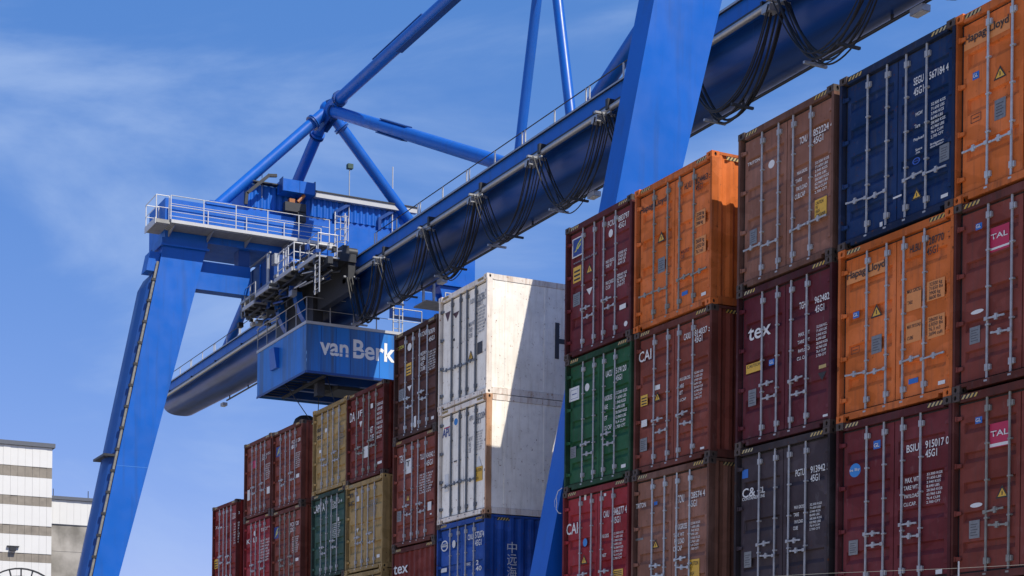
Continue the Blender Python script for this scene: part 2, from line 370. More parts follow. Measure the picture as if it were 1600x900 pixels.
DECALS = {
 'c3t4': [('text',"TRITON",'white_marking',0.188,2.266,0.521,2.301),
  ('disc',"",'white_marking',0.737,2.026,0.900,2.170),
  ('text',"TCNU",'white_marking',1.547,2.182,1.737,2.291),
  ('text',"852224 4",'white_marking',1.886,2.203,2.353,2.294),
  ('text',"45G1",'white_marking',1.888,2.060,2.126,2.150),
  ('text',"MAX.GROSS",'white_marking',1.494,1.666,1.745,1.708),
  ('text',"TARE",'white_marking',1.454,1.536,1.616,1.596),
  ('text',"PAYLOAD",'white_marking',1.486,1.385,1.749,1.459),
  ('text',"CUB.CAP",'white_marking',1.440,1.251,1.698,1.337),
  ('text',"32.500 KGS\n71.650 LBS\n3.940 KGS\n8.690 LBS\n28.560 KGS\n62.960 LBS\n76.4 CUM\n2.700 CFT",'white_marking',1.936,1.196,2.270,1.747),
  ('box',"",'yellow_sticker',1.937,0.758,2.222,1.082),
  ('text',"CAUTION\n9'6\"\nHIGH\nCONTAINER",'black_marking',1.960,0.776,2.200,1.048),
  ('plate',"",'plate_metal',0.264,0.798,0.456,1.063)],
 'c4t4': [('text',"SEGU",'white_marking',1.560,2.193,1.762,2.248),
  ('text',"567184 4",'white_marking',1.878,2.166,2.259,2.284),
  ('text',"45G1",'white_marking',1.562,2.024,1.764,2.090),
  ('text',"32.500 KGS\n71.650 LBS\n3.940 KGS\n8.690 LBS\n28.560 KGS\n62.960 LBS\n76.4 CUM\n2.700 CFT",'white_marking',1.920,1.226,2.205,1.785),
  ('text',"MGW",'white_marking',1.608,1.690,1.752,1.744),
  ('text',"Tare",'white_marking',1.587,1.504,1.703,1.529),
  ('text',"Payload",'white_marking',1.572,1.292,1.781,1.330),
  ('text',"Space\n.net",'white_marking',1.610,1.089,1.748,1.175),
  ('text',"Bridgeman.\ndistributor",'white_marking',1.910,1.078,2.186,1.152),
  ('ring',"",'blue_logo',1.548,0.930,1.704,1.034),
  ('plate',"",'plate_metal',2.095,0.786,2.287,1.050),
  ('box',"",'white_marking',2.131,0.221,2.270,0.273),
  ('tri',"",'yellow_sticker',1.538,0.376,1.746,0.511),
  ('box',"",'white_marking',1.148,0.538,1.328,0.544),
  ('box',"",'white_marking',0.867,0.071,0.926,0.238)],
 'c5t4': [('box',"",'pale_orange',0.120,2.353,0.965,2.465),
  ('text',"Hapag-Lloyd",'black_marking',0.130,2.401,0.945,2.423),
  ('box',"",'gl_blue',0.288,1.834,0.408,1.945),
  ('text',"GL",'white_marking',0.303,1.862,0.393,1.913),
  ('tri',"",'yellow_sticker',0.679,1.666,0.912,1.839),
  ('plate',"",'plate_metal',0.702,1.063,0.903,1.367),
  ('frame',"",'black_marking',0.264,1.182,0.454,1.305)],
 'c5t3': [('box',"",'gl_blue',0.360,2.431,0.476,2.526),
  ('text',"GL",'white_marking',0.373,2.452,0.464,2.498),
  ('box',"",'tal_red',0.634,2.010,0.976,2.372),
  ('box',"",'white_marking',0.642,2.043,0.980,2.070),
  ('text',"TAL",'white_marking',0.653,2.194,0.956,2.274),
  ('oval',"",'white_marking',0.289,1.159,0.528,1.222),
  ('plate',"",'plate_metal',0.272,0.717,0.466,0.973)],
 'c5t2': [('box',"",'gl_blue',0.393,2.392,0.519,2.491),
  ('text',"GL",'white_marking',0.409,2.415,0.507,2.468),
  ('box',"",'tal_red',0.666,1.979,1.018,2.341),
  ('box',"",'white_marking',0.666,1.991,1.022,2.038),
  ('text',"TAL",'white_marking',0.687,2.141,1.009,2.226),
  ('tri',"",'yellow_sticker',0.789,1.209,1.016,1.376),
  ('oval',"",'white_marking',0.318,1.128,0.547,1.197),
  ('plate',"",'plate_metal',0.304,0.664,0.500,0.937)],
 'c3t3': [('text',"tex",'white_marking',0.253,1.941,0.860,2.170),
  ('text',"TGHU",'white_marking',1.584,2.189,1.804,2.270),
  ('text',"962482 8",'white_marking',1.961,2.192,2.407,2.284),
  ('text',"45G1",'white_marking',1.974,2.031,2.193,2.114),
  ('text',"MAX. WT",'white_marking',1.575,1.713,1.848,1.778),
  ('text',"TARE WT",'white_marking',1.550,1.589,1.850,1.630),
  ('text',"PAYLOAD",'white_marking',1.569,1.435,1.852,1.482),
  ('text',"CU. CAP",'white_marking',1.539,1.304,1.802,1.364),
  ('text',"32.500 KGS\n71.650 LBS\n3.940 KGS\n8.690 LBS\n28.560 KGS\n62.960 LBS\n76.4 CUM\n2.700 CFT",'white_marking',2.011,1.261,2.284,1.807),
  ('box',"",'yellow_sticker',0.204,1.354,0.633,1.520),
  ('text',"CAUTION",'black_marking',0.231,1.446,0.600,1.482),
  ('box',"",'gl_blue',0.816,1.376,0.954,1.480),
  ('text',"GL",'white_marking',0.832,1.400,0.938,1.453),
  ('plate',"",'plate_metal',0.272,0.743,0.481,1.043),
  ('box',"",'tan_sticker',2.076,1.045,2.259,1.104),
  ('itri',"",'black_marking',2.059,0.836,2.261,0.976),
  ('box',"",'white_marking',2.186,0.200,2.302,0.240)],
 'c3t2': [('text',"C&",'white_marking',0.148,1.989,0.503,2.157),
  ('text',"CL",'white_marking',0.569,2.014,0.758,2.127),
  ('text',"CONTAINER LINE",'white_marking',0.149,1.934,0.756,1.952),
  ('box',"",'gl_blue',0.131,2.350,0.292,2.508),
  ('text',"PGTU",'white_marking',1.546,2.173,1.767,2.278),
  ('text',"913942 5",'white_marking',1.915,2.176,2.357,2.268),
  ('text',"45G1",'white_marking',1.917,2.028,2.132,2.133),
  ('text',"MAX GROSS",'white_marking',1.520,1.608,1.766,1.652),
  ('text',"TARE",'white_marking',1.507,1.477,1.640,1.541),
  ('text',"PAYLOAD",'white_marking',1.534,1.355,1.741,1.413),
  ('text',"CUBE",'white_marking',1.500,1.244,1.619,1.307),
  ('text',"32.500 KGS\n71.650 LBS\n3.940 KGS\n8.690 LBS\n28.560 KGS\n62.960 LBS\n76.4 CUM\n2.700 CFT",'white_marking',1.905,1.190,2.196,1.656),
  ('plate',"",'plate_metal',0.212,0.702,0.408,0.992)],
 'c4t3': [('box',"",'pale_orange',0.126,2.323,0.997,2.428),
  ('text',"Hapag-Lloyd",'black_marking',0.136,2.355,0.977,2.395),
  ('box',"",'gl_blue',0.280,1.713,0.416,1.815),
  ('text',"GL",'white_marking',0.295,1.736,0.401,1.788),
  ('tri',"",'yellow_sticker',0.675,1.615,0.929,1.812),
  ('plate',"",'plate_metal',0.700,1.022,0.921,1.316),
  ('frame',"",'black_marking',0.246,1.125,0.435,1.238),
  ('text',"HLBU",'black_marking',1.507,2.448,1.732,2.539),
  ('text',"128770",'black_marking',1.852,2.467,2.192,2.531),
  ('text',"7",'black_marking',2.280,2.450,2.329,2.552),
  ('text',"45G1",'black_marking',1.854,2.311,2.078,2.382),
  ('box',"",'pale_orange',1.447,1.528,1.751,1.859),
  ('box',"",'pale_orange',1.864,1.585,2.219,1.894),
  ('box',"",'pale_orange',1.444,1.019,1.758,1.346),
  ('box',"",'pale_orange',1.886,0.990,2.226,1.339),
  ('text',"MAX GROSS",'black_marking',1.462,1.813,1.742,1.825),
  ('text',"TARE",'black_marking',1.469,1.635,1.576,1.664),
  ('text',"32500 kg\n71650 lbs\n3900 kg\n8600 lbs",'black_marking',1.911,1.603,2.182,1.871),
  ('text',"MAX PAYLOAD",'black_marking',1.470,1.249,1.749,1.274),
  ('text',"CUBE",'black_marking',1.472,1.068,1.593,1.107),
  ('text',"28600 kg\n63050 lbs\n76.3 m3\n2694 cuft",'black_marking',1.909,1.032,2.190,1.312),
  ('box',"",'gl_blue',1.507,0.361,1.704,0.442),
  ('box',"",'white_marking',2.107,0.229,2.245,0.288)],
 'c4t2': [('disc',"",'sky_blue',0.236,1.958,0.489,2.171),
  ('text',"be Sky",'white_marking',0.254,2.044,0.480,2.098),
  ('box',"",'gl_blue',0.770,2.350,0.922,2.485),
  ('text',"GL",'white_marking',0.788,2.375,0.908,2.442),
  ('text',"BSIU",'white_marking',1.488,2.172,1.741,2.272),
  ('text',"915017 0",'white_marking',1.872,2.176,2.335,2.279),
  ('text',"45G1",'white_marking',1.874,2.032,2.107,2.127),
  ('text',"MAX. WT",'white_marking',1.463,1.689,1.748,1.769),
  ('text',"TARE WT.",'white_marking',1.434,1.574,1.741,1.642),
  ('text',"PAYLOAD",'white_marking',1.453,1.445,1.751,1.506),
  ('text',"CU.CAP.",'white_marking',1.437,1.318,1.697,1.378),
  ('text',"32.500 KGS\n71.650 LBS\n3.940 KGS\n8.690 LBS\n28.560 KGS\n62.960 LBS\n76.4 CUM\n2.700 CFT",'white_marking',1.905,1.307,2.217,1.788),
  ('plate',"",'plate_metal',0.245,0.665,0.449,0.910),
  ('box',"",'white_marking',2.100,0.184,2.229,0.255)],
 'c1t4': [('box',"",'white_marking',0.157,2.210,0.566,2.628),
  ('box',"",'logo_blue',0.193,2.236,0.531,2.603),
  ('poly',"F",'logo_yellow',0.228,2.329,0.505,2.575),
  ('text',"www.florens.com",'grey_marking',0.224,2.073,1.115,2.057),
  ('box',"",'yellow_sticker',0.214,1.650,0.516,1.991),
  ('tri',"",'yellow_sticker',0.709,1.719,0.962,1.865),
  ('itri',"",'white_marking',0.735,1.246,0.962,1.393),
  ('plate',"",'plate_metal',0.224,1.134,0.491,1.412),
  ('text',"FCIU",'white_marking',1.511,2.487,1.762,2.583),
  ('text',"883797 9",'white_marking',1.889,2.485,2.361,2.600),
  ('text',"45G1",'white_marking',1.891,2.337,2.145,2.430),
  ('disc',"",'white_marking',1.541,2.256,1.689,2.423),
  ('text',"MAX GROSS\nTARE WT",'white_marking',1.450,1.639,1.743,1.803),
  ('text',"32500 KG\n71650 LB\n3940 KG\n8690 LB",'white_marking',1.888,1.590,2.196,1.857),
  ('text',"MAX CARGO\nCU CAP",'white_marking',1.458,1.180,1.742,1.360),
  ('text',"28560 KG\n62960 LB\n76.4 M3\n2700 FT",'white_marking',1.855,1.134,2.204,1.404),
  ('box',"",'white_marking',1.955,0.633,2.176,0.733),
  ('disc',"",'white_marking',2.119,0.247,2.240,0.343)],
 'c2t4': [('text',"Hapag-Lloyd",'black_marking',0.099,2.374,0.961,2.445),
  ('tri',"",'yellow_sticker',0.672,1.655,0.919,1.853),
  ('plate',"",'plate_metal',0.698,1.038,0.920,1.335),
  ('text',"HLXU",'black_marking',1.529,2.440,1.744,2.529),
  ('text',"824463 5",'black_marking',1.874,2.431,2.326,2.549),
  ('text',"45G1",'black_marking',1.876,2.295,2.085,2.397),
  ('box',"",'pale_orange',1.866,1.597,2.170,1.894),
  ('text',"32500 kg\n71650 lbs\n3900 kg",'black_marking',1.902,1.609,2.143,1.867),
  ('box',"",'pale_orange',1.847,1.060,2.193,1.386),
  ('text',"28600 kg\n63050 lbs\n76.3 m3",'black_marking',1.896,1.086,2.158,1.360),
  ('text',"MAX CARGO\nCUBE",'black_marking',1.443,1.116,1.693,1.286),
  ('box',"",'gl_blue',1.477,0.387,1.657,0.463),
  ('box',"",'white_marking',2.073,0.231,2.211,0.293)],
 'c1t3': [('box',"",'white_marking',0.064,1.984,0.446,2.281),
  ('frame',"",'logo_blue',0.119,2.030,0.403,2.227),
  ('disc',"",'white_marking',0.667,2.093,0.836,2.261),
  ('text',"UACU",'white_marking',1.458,2.233,1.681,2.365),
  ('text',"519120",'white_marking',1.816,2.235,2.184,2.356),
  ('text',"45G1",'white_marking',1.818,2.080,2.037,2.199),
  ('text',"MAXGROSS",'white_marking',1.384,1.737,1.691,1.844),
  ('text',"TARE",'white_marking',1.366,1.560,1.540,1.659),
  ('text',"NET",'white_marking',1.360,1.333,1.524,1.422),
  ('text',"CU CAP",'white_marking',1.416,1.118,1.682,1.214),
  ('text',"32.500 KGS\n71.650 LBS\n3.940 KGS\n8.690 LBS\n28.560 KGS\n62.960 LBS\n76.4 CUM\n2.700 CFT",'white_marking',1.806,1.090,2.222,1.866),
  ('plate',"",'plate_metal',0.144,0.734,0.361,0.978),
  ('box',"",'white_marking',2.033,0.234,2.191,0.304)],
 'c1t2': [('text',"CAI",'white_marking',0.064,1.959,0.502,2.205),
  ('text',"CAIU",'white_marking',1.461,2.172,1.664,2.314),
  ('text',"846277 4",'white_marking',1.809,2.176,2.286,2.339),
  ('text',"45G1",'white_marking',1.812,2.010,2.061,2.145),
  ('text',"32.500 KGS\n71.650 LBS\n3.940 KGS\n8.690 LBS\n28.560 KGS\n62.960 LBS\n76.4 CUM\n2.700 CFT",'white_marking',1.826,1.253,2.176,1.824),
  ('tri',"",'yellow_sticker',0.618,1.268,0.863,1.452),
  ('disc',"",'sky_blue',0.698,1.641,0.856,1.820),
  ('box',"",'yellow_sticker',1.822,0.897,2.171,1.043),
  ('text',"MAX GROSS",'white_marking',1.417,1.745,1.663,1.825),
  ('text',"NET",'white_marking',1.424,1.347,1.578,1.416),
  ('box',"",'white_marking',0.733,2.643,0.806,2.780),
  ('box',"",'white_marking',1.463,2.628,1.544,2.689)],
 'c2t3': [('text',"CAI",'white_marking',0.074,2.290,0.488,2.507),
  ('text',"CAXU",'white_marking',1.526,2.412,1.742,2.538),
  ('text',"814037 5",'white_marking',1.857,2.412,2.322,2.517),
  ('text',"45G1",'white_marking',1.859,2.279,2.087,2.411),
  ('text',"MAX.GROSS",'white_marking',1.362,1.638,1.739,1.702),
  ('text',"TARE",'white_marking',1.364,1.503,1.540,1.578),
  ('text',"NET",'white_marking',1.367,1.375,1.507,1.447),
  ('text',"CU.CAP",'white_marking',1.351,1.239,1.615,1.297),
  ('text',"32.500 KGS\n71.650 LBS\n3.940 KGS\n8.690 LBS\n28.560 KGS\n62.960 LBS\n76.4 CUM\n2.700 CFT",'white_marking',1.851,1.195,2.124,1.728),
  ('box',"",'yellow_sticker',0.147,1.389,0.372,1.604),
  ('box',"",'white_marking',0.607,1.625,0.781,1.720),
  ('tri',"",'yellow_sticker',0.592,1.399,0.802,1.585),
  ('box',"",'white_marking',0.174,0.962,0.362,1.100),
  ('plate',"",'plate_metal',0.135,0.465,0.369,0.731),
  ('box',"",'white_marking',2.056,0.201,2.175,0.241)],
 'c2t2': [('text',"TRITON",'white_marking',0.059,2.218,0.392,2.318),
  ('text',"TCNU",'white_marking',1.430,2.150,1.621,2.307),
  ('text',"728574 4",'white_marking',1.771,2.187,2.248,2.295),
  ('text',"45G1",'white_marking',1.774,2.021,2.013,2.154),
  ('text',"MAXGROSS",'white_marking',1.350,1.631,1.718,1.742),
  ('text',"TARE WT",'white_marking',1.298,1.498,1.633,1.571),
  ('text',"PAYLOAD",'white_marking',1.328,1.355,1.635,1.460),
  ('text',"CU.CAP",'white_marking',1.294,1.219,1.567,1.318),
  ('text',"32.500 KGS\n71.650 LBS\n3.940 KGS\n8.690 LBS\n28.560 KGS\n62.960 LBS\n76.4 CUM\n2.700 CFT",'white_marking',1.797,1.194,2.113,1.732),
  ('box',"",'yellow_sticker',1.771,0.675,2.100,1.010),
  ('text',"CAUTION\n9'6\"\nHIGH",'black_marking',1.805,0.699,2.067,0.970),
  ('tri',"",'yellow_sticker',0.616,1.347,0.828,1.421),
  ('plate',"",'plate_metal',0.023,1.567,0.310,1.610),
  ('box',"",'gl_blue',0.656,2.214,0.766,2.284)],
 'r4': [('itri',"",'maroon_logo',0.197,2.225,0.496,2.480),
  ('itri',"",'maroon_logo',0.608,2.210,0.938,2.368),
  ('text',"SUDU",'grey_marking',1.504,2.367,1.721,2.479),
  ('text',"526286 5",'grey_marking',1.841,2.323,2.297,2.519),
  ('text',"45R1",'grey_marking',1.793,2.218,2.089,2.325),
  ('text',"32.500 KGS\n71.650 LBS\n3.940 KGS\n8.690 LBS\n28.560 KGS\n62.960 LBS\n76.4 CUM\n2.700 CFT",'grey_marking',1.857,1.567,2.256,2.174),
  ('text',"MAX WT\nTARE\nCUBE",'grey_marking',1.438,1.540,1.733,1.932),
  ('box',"",'dark_sticker',1.868,1.046,2.110,1.340),
  ('tri',"",'yellow_sticker',1.415,0.996,1.681,1.231),
  ('box',"",'dark_sticker',0.655,1.664,0.725,1.726)],
 'r3': [('text',"APL",'logo_blue',0.117,2.205,0.543,2.424),
  ('box',"",'tal_red',0.184,2.446,0.543,2.441),
  ('disc',"",'sky_blue',0.703,2.421,0.893,2.540),
  ('text',"APRU",'grey_marking',1.482,2.389,1.699,2.491),
  ('text',"502084",'grey_marking',1.819,2.343,2.278,2.506),
  ('text',"45R1",'grey_marking',1.688,2.241,2.035,2.345),
  ('text',"32.500 KGS\n71.650 LBS\n3.940 KGS\n8.690 LBS\n28.560 KGS\n62.960 LBS\n76.4 CUM\n2.700 CFT",'grey_marking',1.752,1.602,2.156,2.073),
  ('text',"MAX WT\nTARE\nCUBE",'grey_marking',1.465,1.607,1.659,1.995),
  ('box',"",'yellow_sticker',1.768,0.845,2.158,1.194),
  ('text',"CAUTION\n9'6\"\nHIGH",'black_marking',1.800,0.882,2.126,1.149),
  ('tri',"",'white_marking',1.810,1.199,2.121,1.391),
  ('box',"",'dark_sticker',0.723,1.497,0.880,1.532),
  ('box',"",'white_marking',0.257,0.807,0.462,1.254)],
 'r2': [('ring',"",'white_marking',0.091,2.203,0.463,2.484),
  ('text',"COSCO",'white_marking',0.107,2.306,0.447,2.399),
  ('oval',"",'white_marking',0.682,2.244,0.854,2.440),
  ('text',"CSNU",'white_marking',1.494,2.352,1.744,2.492),
  ('text',"572874 1",'white_marking',1.848,2.354,2.371,2.518),
  ('text',"45G1",'white_marking',1.852,2.170,2.163,2.319),
  ('text',"2\n40",'white_marking',1.898,1.556,2.174,1.821),
  ('box',"",'white_marking',0.121,1.676,0.425,1.778),
  ('text',"MAX",'white_marking',1.440,1.725,1.641,1.806)],
 'b4': [('text',"TRITON",'logo_yellow',0.046,2.475,0.450,2.566),
  ('oval',"",'white_marking',0.656,2.326,0.889,2.528),
  ('text',"TCNU",'white_marking',1.472,2.526,1.756,2.619),
  ('text',"587870 1",'white_marking',1.835,2.485,2.280,2.599),
  ('text',"45G1",'white_marking',1.877,2.297,2.192,2.382),
  ('text',"MGW\nTARE\nNET\nCUBE",'white_marking',1.397,1.627,1.729,2.126),
  ('text',"32.500 KGS\n71.650 LBS\n3.940 KGS\n8.690 LBS\n28.560 KGS\n62.960 LBS\n76.4 CUM\n2.700 CFT",'white_marking',1.818,1.554,2.292,2.050),
  ('box',"",'yellow_sticker',0.591,1.682,0.901,1.998),
  ('itri',"",'white_marking',0.681,1.233,0.935,1.381),
  ('plate',"",'plate_metal',0.181,1.075,0.478,1.384),
  ('box',"",'white_marking',2.054,0.246,2.201,0.325),
  ('box',"",'white_marking',1.080,0.219,1.210,0.512)],
 'b3': [('box',"",'white_marking',0.613,1.950,0.961,2.342),
  ('text',"T",'black_marking',0.688,2.139,0.883,2.291),
  ('tri',"",'yellow_sticker',0.670,1.209,0.904,1.405),
  ('text',"TLLU",'white_marking',1.470,2.196,1.715,2.335),
  ('text',"434342 5",'white_marking',1.813,2.185,2.296,2.318),
  ('text',"45G1",'white_marking',1.818,1.980,2.189,2.124),
  ('text',"32.500 KGS\n71.650 LBS\n3.940 KGS\n8.690 LBS\n28.560 KGS\n62.960 LBS\n76.4 CUM\n2.700 CFT",'white_marking',1.452,1.301,2.196,1.815),
  ('plate',"",'plate_metal',0.156,0.724,0.414,1.005),
  ('box',"",'white_marking',1.920,0.810,2.121,1.031),
  ('text',"TEX",'white_marking',0.282,2.295,0.520,2.487),
  ('box',"",'white_marking',2.054,0.686,2.146,0.727)],
 'b2': [('text',"tex",'white_marking',0.047,2.199,0.888,2.442)],
 't4': [('text',"m\nsc",'black_marking',0.201,1.681,0.535,2.016),
  ('disc',"",'white_marking',0.760,1.811,0.907,1.949),
  ('text',"32.500 KGS\n71.650 LBS\n3.940 KGS\n8.690 LBS\n28.560 KGS\n62.960 LBS\n76.4 CUM\n2.700 CFT",'grey_marking',1.715,1.251,2.150,1.810),
  ('box',"",'white_marking',0.350,1.261,0.518,1.351)],
 'd4': [('text',"DA",'white_marking',0.096,1.809,0.430,2.075),
  ('text',"JF",'white_marking',0.604,1.820,0.932,2.044),
  ('itri',"",'white_marking',0.718,1.551,0.910,1.724),
  ('box',"",'white_marking',1.455,1.963,1.598,2.095),
  ('text',"32.500 KGS\n71.650 LBS\n3.940 KGS\n8.690 LBS\n28.560 KGS\n62.960 LBS\n76.4 CUM\n2.700 CFT",'white_marking',1.813,1.035,2.248,2.031),
  ('box',"",'white_marking',0.967,0.631,1.377,0.950),
  ('box',"",'white_marking',1.932,0.317,2.203,0.387),
  ('text',"NET\nCUBE",'white_marking',1.448,1.034,1.687,1.440)],
 't3': [('text',"CAPITA",'white_marking',0.036,2.056,0.866,2.293),
  ('text',"32.500 KGS\n71.650 LBS\n3.940 KGS\n8.690 LBS\n28.560 KGS\n62.960 LBS\n76.4 CUM\n2.700 CFT",'white_marking',1.426,1.155,2.015,1.590),
  ('text',"CAXU 4\n22G1",'white_marking',1.403,2.038,2.110,2.246),
  ('box',"",'white_marking',1.773,1.620,1.898,1.739)],
 'd3': [('text',"m\nsc",'black_marking',0.048,1.974,0.411,2.332),
  ('box',"",'white_marking',0.587,2.046,0.766,2.198),
  ('itri',"",'white_marking',0.595,1.150,0.759,1.275),
  ('box',"",'white_marking',1.952,0.308,2.137,0.397),
  ('text',"32.500 KGS\n71.650 LBS\n3.940 KGS\n8.690 LBS\n28.560 KGS\n62.960 LBS\n76.4 CUM\n2.700 CFT",'grey_marking',1.456,1.512,1.955,1.957)],
 'g4': [('box',"",'logo_blue',0.173,1.768,0.495,2.084),
  ('poly',"F",'logo_yellow',0.211,1.821,0.477,2.057),
  ('text',"FCIU 28\n22G1",'white_marking',1.509,1.825,2.201,2.079),
  ('disc',"",'white_marking',1.473,1.810,1.617,1.951),
  ('box',"",'white_marking',1.869,0.848,2.122,0.967),
  ('text',"32.500 KGS\n71.650 LBS\n3.940 KGS\n8.690 LBS\n28.560 KGS\n62.960 LBS\n76.4 CUM\n2.700 CFT",'white_marking',1.713,1.159,2.212,1.650)],
 'g3': [('box',"",'logo_blue',0.051,1.726,0.433,2.096),
  ('poly',"F",'logo_yellow',0.089,1.781,0.414,2.069),
  ('text',"FCIU 20\n22G1",'white_marking',1.433,1.788,2.126,2.086),
  ('disc',"",'white_marking',1.304,1.717,1.431,1.846),
  ('text',"32.500 KGS\n71.650 LBS\n3.940 KGS\n8.690 LBS\n28.560 KGS\n62.960 LBS\n76.4 CUM\n2.700 CFT",'white_marking',1.601,1.106,2.139,1.621),
  ('box',"",'white_marking',1.886,0.826,2.121,0.924)],
 'e4': [('box',"",'tal_red',0.561,1.691,0.912,1.942),
  ('text',"TALU 51\n22G1",'white_marking',1.496,1.833,2.220,2.016),
  ('box',"",'white_marking',1.938,0.651,2.193,0.877),
  ('text',"32.500 KGS\n71.650 LBS\n3.940 KGS\n8.690 LBS\n28.560 KGS\n62.960 LBS\n76.4 CUM\n2.700 CFT",'white_marking',1.721,1.133,2.230,1.656),
  ('box',"",'white_marking',0.163,0.666,0.389,1.022)],
 'e3': [('text',"K  LI",'white_marking',0.165,1.771,1.093,1.929),
  ('disc',"",'white_marking',0.777,1.988,0.940,2.161),
  ('text',"32.500 KGS\n71.650 LBS\n3.940 KGS\n8.690 LBS\n28.560 KGS\n62.960 LBS\n76.4 CUM\n2.700 CFT",'white_marking',1.389,1.046,2.281,1.780),
  ('text',"KLFU 8\n22G1",'white_marking',1.483,2.059,2.270,2.169)],
 'f3': [('text',"32.500 KGS\n71.650 LBS\n3.940 KGS\n8.690 LBS\n28.560 KGS\n62.960 LBS\n76.4 CUM\n2.700 CFT",'white_marking',2.039,1.366,2.621,2.089),
  ('box',"",'yellow_sticker',0.072,0.676,0.423,1.011),
  ('text',"TEXU 2\n22G1",'white_marking',1.899,2.257,2.610,2.444),
  ('text',"X",'white_marking',0.172,2.103,0.409,2.197),
  ('box',"",'white_marking',0.461,2.077,0.791,2.135)],
}

WP = {}
def wpart(name, mb, mat, parent, smooth=False):
    """mesh given in world coordinates, origin moved to its own centre"""
    lo = Vector([min(v[i] for v in mb.v) for i in range(3)]); hi = Vector([max(v[i] for v in mb.v) for i in range(3)])
    c = (lo + hi) / 2
    mb.v = [(v[0]-c.x, v[1]-c.y, v[2]-c.z) for v in mb.v]
    base = WP.get(parent.name, Vector(parent.location)) if parent is not None else Vector((0, 0, 0))
    o = link(name, mb.mesh(name, smooth), mat, parent, c - base)
    WP[o.name] = c
    return o

# ------------------------------------------------------------------ ground
GZ = -0.12
mb = MB()
mb.poly([(-1500, -600, GZ), (600, -600, GZ), (600, 1500, GZ), (-1500, 1500, GZ)])
g = link('ground', mb.mesh('ground'), 'quay_concrete'); structure(g)

mb = MB()
mb.poly([(-1500, 16.2, GZ + 0.004), (600, 16.2, GZ + 0.004), (600, 1500, GZ + 0.004), (-1500, 1500, GZ + 0.004)])
structure(link('dark_yard_sheet', mb.mesh('dark_yard_sheet'), 'asphalt'))  # unseen dark sheet added to cut bounced light on the crane's underside

# ------------------------------------------------------------------ containers
CW, CL = 2.438, 12.192
YF = 18.089                       # door plane of the front row
MESH = {}
def cached(key, fn, smooth=False):
    if key not in MESH:
        mb = MB(); fn(mb); MESH[key] = mb.mesh(key.split('|')[0], smooth)
    return MESH[key]

def casting_fn(mb):
    # block 162 x 178 x 118 with slotted apertures on the end face and both side faces; origin at its lower front left corner
    w, d, h = 0.162, 0.178, 0.118
    def face(o, a, b_, wa, hb, ra, rb, nrm):
        o, a, b_, nrm = Vector(o), Vector(a), Vector(b_), Vector(nrm)
        c = o + a * wa / 2 + b_ * hb / 2
        outer = [o, o + a * wa, o + a * wa + b_ * hb, o + b_ * hb]
        inner = [c + a * ra * math.cos(t) + b_ * rb * math.sin(t) for t in [math.pi*(1.25 + 0.25*k) for k in range(8)]]
        i = len(mb.v)
        mb.v += [tuple(p) for p in outer + inner] + [tuple(p - nrm * 0.03) for p in inner]
        for k in range(4):
            k2 = (k + 1) % 4
            mb.f.append((i + k, i + k2, i + 4 + (2*k + 2) % 8, i + 4 + 2*k + 1, i + 4 + 2*k))
        for k in range(8):
            k2 = (k + 1) % 8
            mb.f.append((i + 4 + k, i + 4 + k2, i + 12 + k2, i + 12 + k))
    face((0, 0, 0), (1, 0, 0), (0, 0, 1), w, h, 0.026, 0.040, (0, -1, 0))
    face((w, 0, 0), (0, 1, 0), (0, 0, 1), d, h, 0.030, 0.040, (1, 0, 0))
    face((0, d, 0), (0, -1, 0), (0, 0, 1), d, h, 0.030, 0.040, (-1, 0, 0))
    mb.poly([(0, 0, h), (w, 0, h), (w, d, h), (0, d, h)])
    mb.poly([(0, 0, 0), (0, d, 0), (w, d, 0), (w, 0, 0)])
    mb.poly([(0, d, 0), (0, d, h), (w, d, h), (w, d, 0)])

def core_fn(mb):                      # black block standing in for the shade inside the casting
    mb.box(0.02, 0.028, 0.01, 0.142, 0.15, 0.108)

